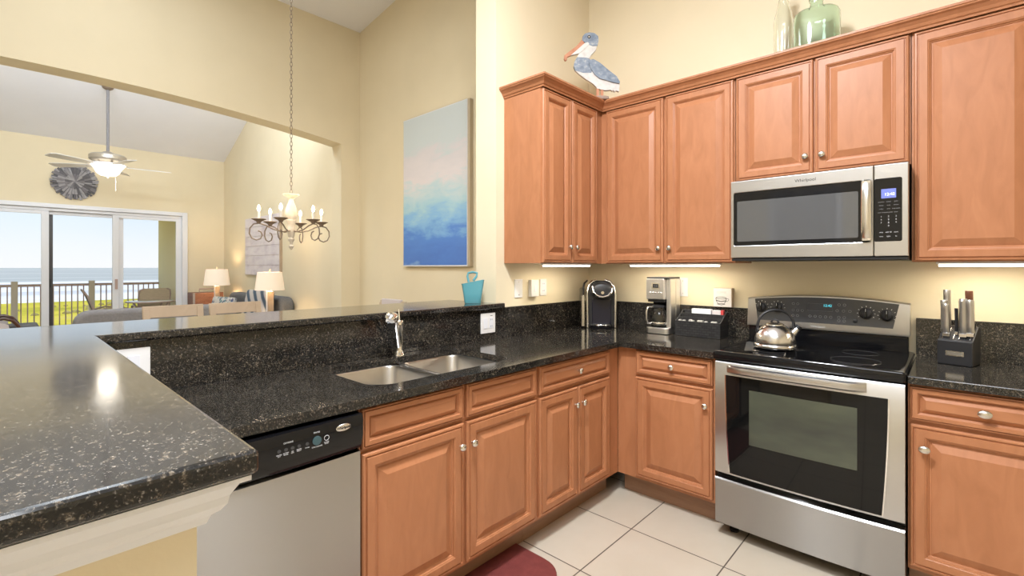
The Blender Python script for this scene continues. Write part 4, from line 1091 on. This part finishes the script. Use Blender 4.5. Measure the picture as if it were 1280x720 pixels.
# ------------------------------------------------------------------ living room
def sofa(name, label, loc, rot, w, fab, hb=.92):
    t = thing(name, label, 'sofa', loc, rot=rot)
    m = Matrix.Translation(loc) @ Matrix.Rotation(rot, 4, 'Z')    # seat faces local -Y
    obj('base', B().box(-w / 2 + .02, w / 2 - .02, -.40, .36, .10, .30, m), fab, t, .02)
    for sx in (-1, 1):
        for y in (-.34, .30): obj('foot', B().cyl(.025, 0, .10, (sx * (w / 2 - .08), y, 0), 12, m), 'dkwood', t)
    r = .10
    pr = rrect(-w / 2, w / 2, .302, hb, .14, 6)
    obj('back', B().prism(pr, -.42, -.22, m @ FY(0)), fab, t, .045, True, seg=4)
    for sx in (-1, 1):
        obj('arm', B().prism([(.40, .12), (.40, .56), (.34, .62), (-.20, .62), (-.20, .12)], sx * (w / 2 - .09) - .085, sx * (w / 2 - .09) + .085, m @ Matrix(((0, 0, 1, 0), (-1, 0, 0, 0), (0, 1, 0, 0), (0, 0, 0, 1)))), fab, t, .04, True, seg=3)
    n = 3 if w > 1.8 else 2
    sw = (w - .37) / n
    for k in range(n):
        x0 = -w / 2 + .185 + sw * k
        obj('seat_cushion', B().box(x0 + .004, x0 + sw - .004, -.40, .20, .302, .46, m), fab, t, .035, True, seg=3)
    return m
sofa('loveseat', 'grey loveseat with its rounded back turned to the dining chairs', (-4.85, -1.87, 0), radians(-90), 1.50, 'greyfab', .90)
sm_ = sofa('sofa', 'slate grey sofa along the wall under the pale wooden art panel', (-6.15, -.60, 0), 0, 2.30, 'dkfab', .915)
def pillow(label, c, w, h, yaw, mt, tilt=.25):
    m = Matrix.Translation(c) @ Matrix.Rotation(yaw, 4, 'Z') @ Matrix.Rotation(-tilt, 4, 'X') @ FY(0)
    lo = []
    for k in range(9):
        q = -1 + 2 * k / 8; s_ = .5 + .5 * math.sqrt(max(0, 1 - q * q)) ** .7 if abs(q) < 1 else .5
        f = 1 - .06 * (abs(q) ** 3) - (.0 if abs(q) < .99 else .0)
        lo.append([(u * (1 - .5 * abs(q) ** 4) , v * (1 - .5 * abs(q) ** 4), q * .065) for u, v in rrect(-w / 2, w / 2, -h / 2, h / 2, .04, 4)])
    o = obj('throw_pillow', B().loft(lo, m), mt, None, smooth=True)
    tag(o, label, 'pillow', 'throw pillows on the slate sofa')
stp = mat('striped_cloth', rough=.9)
v = coords(stp, (1, 1, 1)); wv_ = N(stp, 'ShaderNodeTexWave', Scale=2.6, Distortion=.3); wv_.bands_direction = 'DIAGONAL'; L(stp, v, wv_.inputs['Vector'])
L(stp, ramp(stp, wv_.outputs['Fac'], [(.2, (.07, .10, .14)), (.35, (.20, .24, .28)), (.5, (.46, .42, .40)), (.8, (.52, .48, .46))]), bsdf(stp).inputs['Base Color'])
ptn = mat('dotted_cloth', rough=.9)
v = coords(ptn); vo = N(ptn, 'ShaderNodeTexVoronoi', Scale=18); L(ptn, v, vo.inputs['Vector'])
hs = N(ptn, 'ShaderNodeSeparateColor'); L(ptn, vo.outputs['Color'], hs.inputs[0])
r1 = ramp(ptn, hs.outputs[0], [(0, (.30, .04, .06)), (.35, (.06, .20, .22)), (.7, (.10, .08, .20)), (1, (.35, .36, .34))])
mk = N(ptn, 'ShaderNodeMapRange'); mk.inputs[1].default_value = .42; mk.inputs[2].default_value = .46; L(ptn, vo.outputs['Distance'], mk.inputs[0])
mx = N(ptn, 'ShaderNodeMixRGB'); L(ptn, mk.outputs[0], mx.inputs[0]); L(ptn, r1, mx.inputs[1]); mx.inputs[2].default_value = (.58, .56, .52, 1); L(ptn, mx.outputs[0], bsdf(ptn).inputs['Base Color'])
pillow('blue and grey striped throw pillow leaning on the slate sofa back', (-5.42, -.56, .755), .74, .52, radians(6), stp)
pillow('small multicolored dotted throw pillow at the far end of the slate sofa', (-6.80, -.62, .66), .72, .40, radians(8), ptn)

def table_lamp(label, x, y, z0, zs0, zs1, r0, r1):
    o = thing('table_lamp', label, 'lamp', (x, y, z0), 'lit table lamps beside the slate sofa')
    obj('base', B().box(x - .055, x + .055, y - .055, y + .055, z0, z0 + .02), 'white', o, .003)
    obj('column', B().box(x - .05, x + .002, y - .03, y + .03, z0 + .02, zs0 - .01).box(x + .0025, x + .05, y - .03, y + .03, z0 + .02, zs0 - .02), 'white', o, .003)
    obj('column_inlay', B().box(x + .005, x + .0515, y - .0315, y + .0315, z0 + .021, zs0 - .021), 'oak', o, .002)
    obj('socket', B().cyl(.012, zs0 - .01, zs1 + .02, (x, y, 0), 12), 'fan_body', o)
    sh = obj('lamp_shade', B().lathe([(r0, zs0), (r1, zs1)], (x, y, 0), 40).bm() if False else B().loft([[(r * cos(t * pi / 20) + x, r * sin(t * pi / 20) + y, z) for t in range(40)] for r, z in ((r0, zs0), (r1, zs1), (r1 - .003, zs1), (r0 - .003, zs0), (r0, zs0))], None, False, False), 'shade', o, smooth=True)
    obj('finial', B().lathe([(.006, zs1 + .02), (.012, zs1 + .032), (.009, zs1 + .045), (.0001, zs1 + .05)], (x, y, 0), 12), 'fan_body', o, smooth=True)
    lamp('table_lamp_bulb', 'POINT', (x, y, (zs0 + zs1) / 2), 11, (1, .76, .48), radius=.05)
table_lamp('lit table lamp farther away, in the living room corner before the wooden chest', -7.53, -.495, .57, 1.03, 1.315, .205, .170)
table_lamp('lit table lamp nearer the arch, below the pale art panel', -4.62, -.67, .62, 1.045, 1.285, .180, .150)
st = thing('side_table', 'oak side table holding the nearer table lamp', 'table', (-4.62, -.67, 0))
obj('table_top', B().box(-4.87, -4.37, -.88, -.46, .585, .62), 'oak', st, .004)
for x in (-4.83, -4.41):
    for y in (-.84, -.50): obj('leg', B().box(x - .02, x + .02, y - .02, y + .02, 0, .5845), 'oak', st)
rdw = wood('rustic_redwood', (.13, .05, .03), (.20, .085, .05), (.26, .12, .075), (1, 3, 8), .5, 5)
wc = thing('wooden_chest', 'rustic red-brown wooden chest with metal rail in the living room corner', 'chest', (-8.02, -.54, 0))
obj('body', B().box(-8.20, -7.85, -.785, -.30, .05, .89), rdw, wc, .006)
for x in (-8.17, -7.88):
    for y in (-.75, -.33): obj('foot', B().box(x - .03, x + .03, y - .03, y + .03, 0, .05), 'blackm', wc)
obj('corner_strap', B().box(-7.8495, -7.843, -.785, -.750, .05, .89), 'greyfab', wc)
obj('metal_rail', B().tube([(-7.95, -.66, .89), (-7.95, -.66, .955), (-7.95, -.36, .955), (-7.95, -.36, .89)], .011, 8), 'rail', wc, smooth=True)
st = thing('side_table', 'small oak side table holding the farther table lamp in the corner', 'table', (-7.55, -.48, 0))
obj('table_top', B().box(-7.74, -7.34, -.68, -.28, .535, .57), 'oak', st, .004)
for x in (-7.70, -7.38):
    for y in (-.64, -.32): obj('leg', B().box(x - .02, x + .02, y - .02, y + .02, 0, .5345), 'oak', st)

wa = mat('whitewash_planks', rough=.7)
v = coords(wa, (2.2, 1, 6)); n1 = N(wa, 'ShaderNodeTexNoise', Scale=1.6, Detail=6); L(wa, v, n1.inputs['Vector'])
L(wa, ramp(wa, n1.outputs['Fac'], [(.3, (.60, .52, .56)), (.5, (.74, .67, .69)), (.7, (.80, .74, .74))]), bsdf(wa).inputs['Base Color'])
ap = thing('art_panel', 'pale whitewashed plank art panel on the living room wall', 'wall art', (-6.27, -.16, 1.22))
for k in range(6):
    z0 = 1.222 + .162 * k
    obj('plank', B().box(-7.03, -5.53, -.195, -.170, z0, z0 + .158), wa, ap, .003)
obj('frame', B().box(-7.00, -5.505, -.1695, -.161, 1.225, 2.19).box(-5.5295, -5.505, -.197, -.1695, 1.222, 2.192), 'oak', ap)

# starburst medallion
md = thing('starburst_medallion', 'round grey driftwood starburst medallion above the sliding door', 'wall art', (-8.3, -2.305, 2.728))
mm = FX(-8.3, -2.305, 2.728)
obj('backing', B().cyl(.26, .001, .012, (0, 0, 0), 32, mm), 'dkfab', md)
gm = [noise_mat('driftwood_grey_%d' % k, [(.3, tuple(q * .8 for q in c)), (.7, c)], nscale=20, rough=.8) for k, c in enumerate(((.16, .155, .17), (.26, .25, .27), (.40, .39, .41)))]
for ring, (n, r0, r1, dz) in enumerate(((48, .10, .295, .013), (32, .05, .22, .028), (16, .0, .12, .044))):
    for k in range(n):
        a_ = 2 * pi * (k + .5 * (ring % 2)) / n + random.uniform(-.03, .03)
        rr = r1 * random.uniform(.93, 1.02)
        w_ = .014 + .004 * random.random()
        q = mm @ Matrix.Rotation(a_, 4, 'Z')
        obj('stick', B().add([(r0, -w_ * .5, dz), (rr, -w_, dz), (rr, w_, dz), (r0, w_ * .5, dz), (r0, -w_ * .5, dz + .014), (rr, -w_, dz + .012 + .012 * random.random()), (rr, w_, dz + .012), (r0, w_ * .5, dz + .014)],
            [(0, 3, 2, 1), (4, 5, 6, 7), (0, 1, 5, 4), (1, 2, 6, 5), (2, 3, 7, 6), (3, 0, 4, 7)], q), gm[random.randrange(3)], md)

# ceiling fan
fx_, fy_ = -6.90, -2.06
fn = thing('ceiling_fan', 'white five blade ceiling fan with lit glass bowl in the living room', 'fan', (fx_, fy_, lz(fx_)))
obj('downrod', B().cyl(.019, 2.99, lz(fx_), (fx_, fy_, 0), 14), 'greyfab', fn, smooth=True)
obj('canopy', B().lathe([(.075, lz(fx_) - .0), (.06, lz(fx_) - .04), (.022, lz(fx_) - .065)], (fx_, fy_, 0), 20), 'iron', fn, smooth=True)
obj('motor_housing', B().lathe([(.022, 3.03), (.05, 3.02), (.10, 2.985), (.195, 2.975), (.215, 2.955), (.215, 2.905), (.19, 2.885), (.10, 2.870), (.08, 2.815), (.0001, 2.81)], (fx_, fy_, 0), 32), 'fan_body', fn, smooth=True)
gb = obj('glass_bowl', B().lathe([(.205, 2.835), (.20, 2.83), (.165, 2.785), (.13, 2.715), (.09, 2.680), (.0001, 2.668)], (fx_, fy_, 0), 32), 'fanlamp', fn, smooth=True)
obj('finial', B().lathe([(.014, 2.668), (.018, 2.655), (.0001, 2.640)], (fx_, fy_, 0), 12), 'fan_body', gb, smooth=True)
obj('light_fitter', B().lathe([(.0001, 2.81), (.19, 2.838), (.21, 2.843), (.21, 2.836), (.0001, 2.80)], (fx_, fy_, 0), 32), 'white', fn, smooth=True)
for k in range(5):
    a_ = YAW + radians(42 + 72 * k)
    q = Matrix.Translation((fx_, fy_, 2.815)) @ Matrix.Rotation(a_, 4, 'Z')
    ir = obj('blade_iron', B().tube([(.10, 0, .065), (.17, 0, .030), (.24, 0, .008), (.29, 0, .001)], [.012, .016, .016, .012], 8, q, False, .5), 'fan_body', fn, smooth=True)
    bm_ = q @ Matrix.Rotation(radians(11), 4, 'X')
    ol = [(.22, -.055), (.50, -.072), (.70, -.076), (.75, -.055), (.75, .050), (.71, .076), (.50, .072), (.22, .055)]
    obj('blade', B().prism(ol, .0, .008, bm_), 'fan_blade', fn, .002)
obj('pull_chain', B().tube([(fx_ + .05, fy_ + .05, 2.80), (fx_ + .07, fy_ + .08, 2.62), (fx_ + .07, fy_ + .08, 2.46)], .0025, 6), 'nickel', fn)
lamp('fan_light', 'POINT', (fx_, fy_, 2.56), 3.5, (1, .90, .76), radius=.12)

# armchair by the sliding door
ac = thing('armchair', 'dark walnut armchair with curved arms and slate seat by the sliding door', 'chair', (-7.22, -3.1, 0))
obj('seat_cushion', B().box(-7.46, -6.99, -3.42, -2.76, .40, .575), 'dkfab', ac, .03, True)
obj('seat_frame', B().box(-7.47, -6.98, -3.44, -2.80, .33, .398), 'dkwood', ac, .008)
obj('back_cushion', B().box(-7.46, -6.99, -3.56, -3.43, .42, .95), 'dkfab', ac, .03, True)
for x in (-7.50, -6.95):
    obj('arm', B().tube([(x, -3.60, .66), (x, -3.40, .645), (x, -3.20, .665), (x, -3.09, .685), (x, -3.01, .650), (x, -2.96, .575), (x, -2.93, .48), (x, -2.90, .30), (x, -2.88, 0)], [.022, .026, .028, .028, .027, .026, .024, .022, .020], 8, None, False, .8), 'dkwood', ac, smooth=True)
    obj('leg', B().tube([(x, -3.60, .66), (x, -3.62, .3), (x, -3.66, 0)], [.022, .022, .018], 8), 'dkwood', ac, smooth=True)
    obj('side_panel', B().prism([(-3.55, .42), (-3.02, .42), (-3.05, .60), (-3.12, .63), (-3.40, .60), (-3.55, .60)], x - .007, x + .007, Matrix(((0, 0, 1, 0), (1, 0, 0, 0), (0, 1, 0, 0), (0, 0, 0, 1)))), 'palefab', ac)

# ------------------------------------------------------------------ balcony furniture
def patio_chair(label, loc, rot, mt):
    t = thing('patio_chair', label, 'chair', loc, 'balcony sling chairs', rot=rot)
    m = Matrix.Translation(loc) @ Matrix.Rotation(rot, 4, 'Z')     # faces local -Y
    for sx in (-1, 1):
        obj('side_frame', B().tube([(sx * .27, -.30, 0), (sx * .27, -.31, .40), (sx * .27, -.22, .60), (sx * .27, .05, .62), (sx * .27, .24, .56)], .014, 8, m), 'rail', t, smooth=True)
        obj('rear_leg', B().tube([(sx * .27, .26, 0), (sx * .27, .05, .30), (sx * .27, -.20, .42)], .013, 8, m), 'rail', t, smooth=True)
        obj('back_rail', B().tube([(sx * .25, -.28, .43), (sx * .25, .12, .40), (sx * .25, .24, .55), (sx * .25, .34, .85), (sx * .235, .385, .93), (sx * .18, .40, .955)], .014, 8, m), 'rail', t, smooth=True)
    lo = []
    for y, z, w_ in ((-.28, .435, .25), (-.05, .405, .25), (.12, .40, .25), (.20, .47, .25), (.26, .60, .25), (.34, .85, .25), (.375, .92, .235), (.39, .955, .18)):
        lo.append([(-w_, y, z), (w_, y, z), (w_, y + .010, z + .006), (-w_, y + .010, z + .006)])
    obj('sling', B().loft(lo, m), mt, t, smooth=True)
patio_chair('brown sling patio chair on the balcony, turned sideways beside the middle post', (-9.62, -1.70, -.02), radians(178), 'dksling')
patio_chair('tan sling patio chair on the balcony against the yellow side wall', (-9.70, -1.06, -.02), radians(-90), 'wicker')
bt_ = thing('patio_table', 'round glass-topped metal patio table on the balcony', 'table', (-8.93, -1.20, -.02))
obj('table_top', B().lathe([(.0001, .700), (.355, .700), (.368, .705), (.368, .720), (.355, .726), (.0001, .726)], (-8.93, -1.20, 0), 40), 'tableglass', bt_, smooth=True)
obj('rim', B().tube([(-8.93 + .370 * cos(t * pi / 20), -1.20 + .370 * sin(t * pi / 20), .71) for t in range(40)], .012, 6, None, True), 'rail', bt_, smooth=True)
for k in range(4):
    a_ = pi / 4 + k * pi / 2
    obj('leg', B().tube([(-8.93 + r * cos(a_), -1.20 + r * sin(a_), z) for r, z in ((.32, .698), (.26, .60), (.18, .40), (.20, .20), (.30, -.02))], .013, 8), 'rail', bt_, smooth=True)
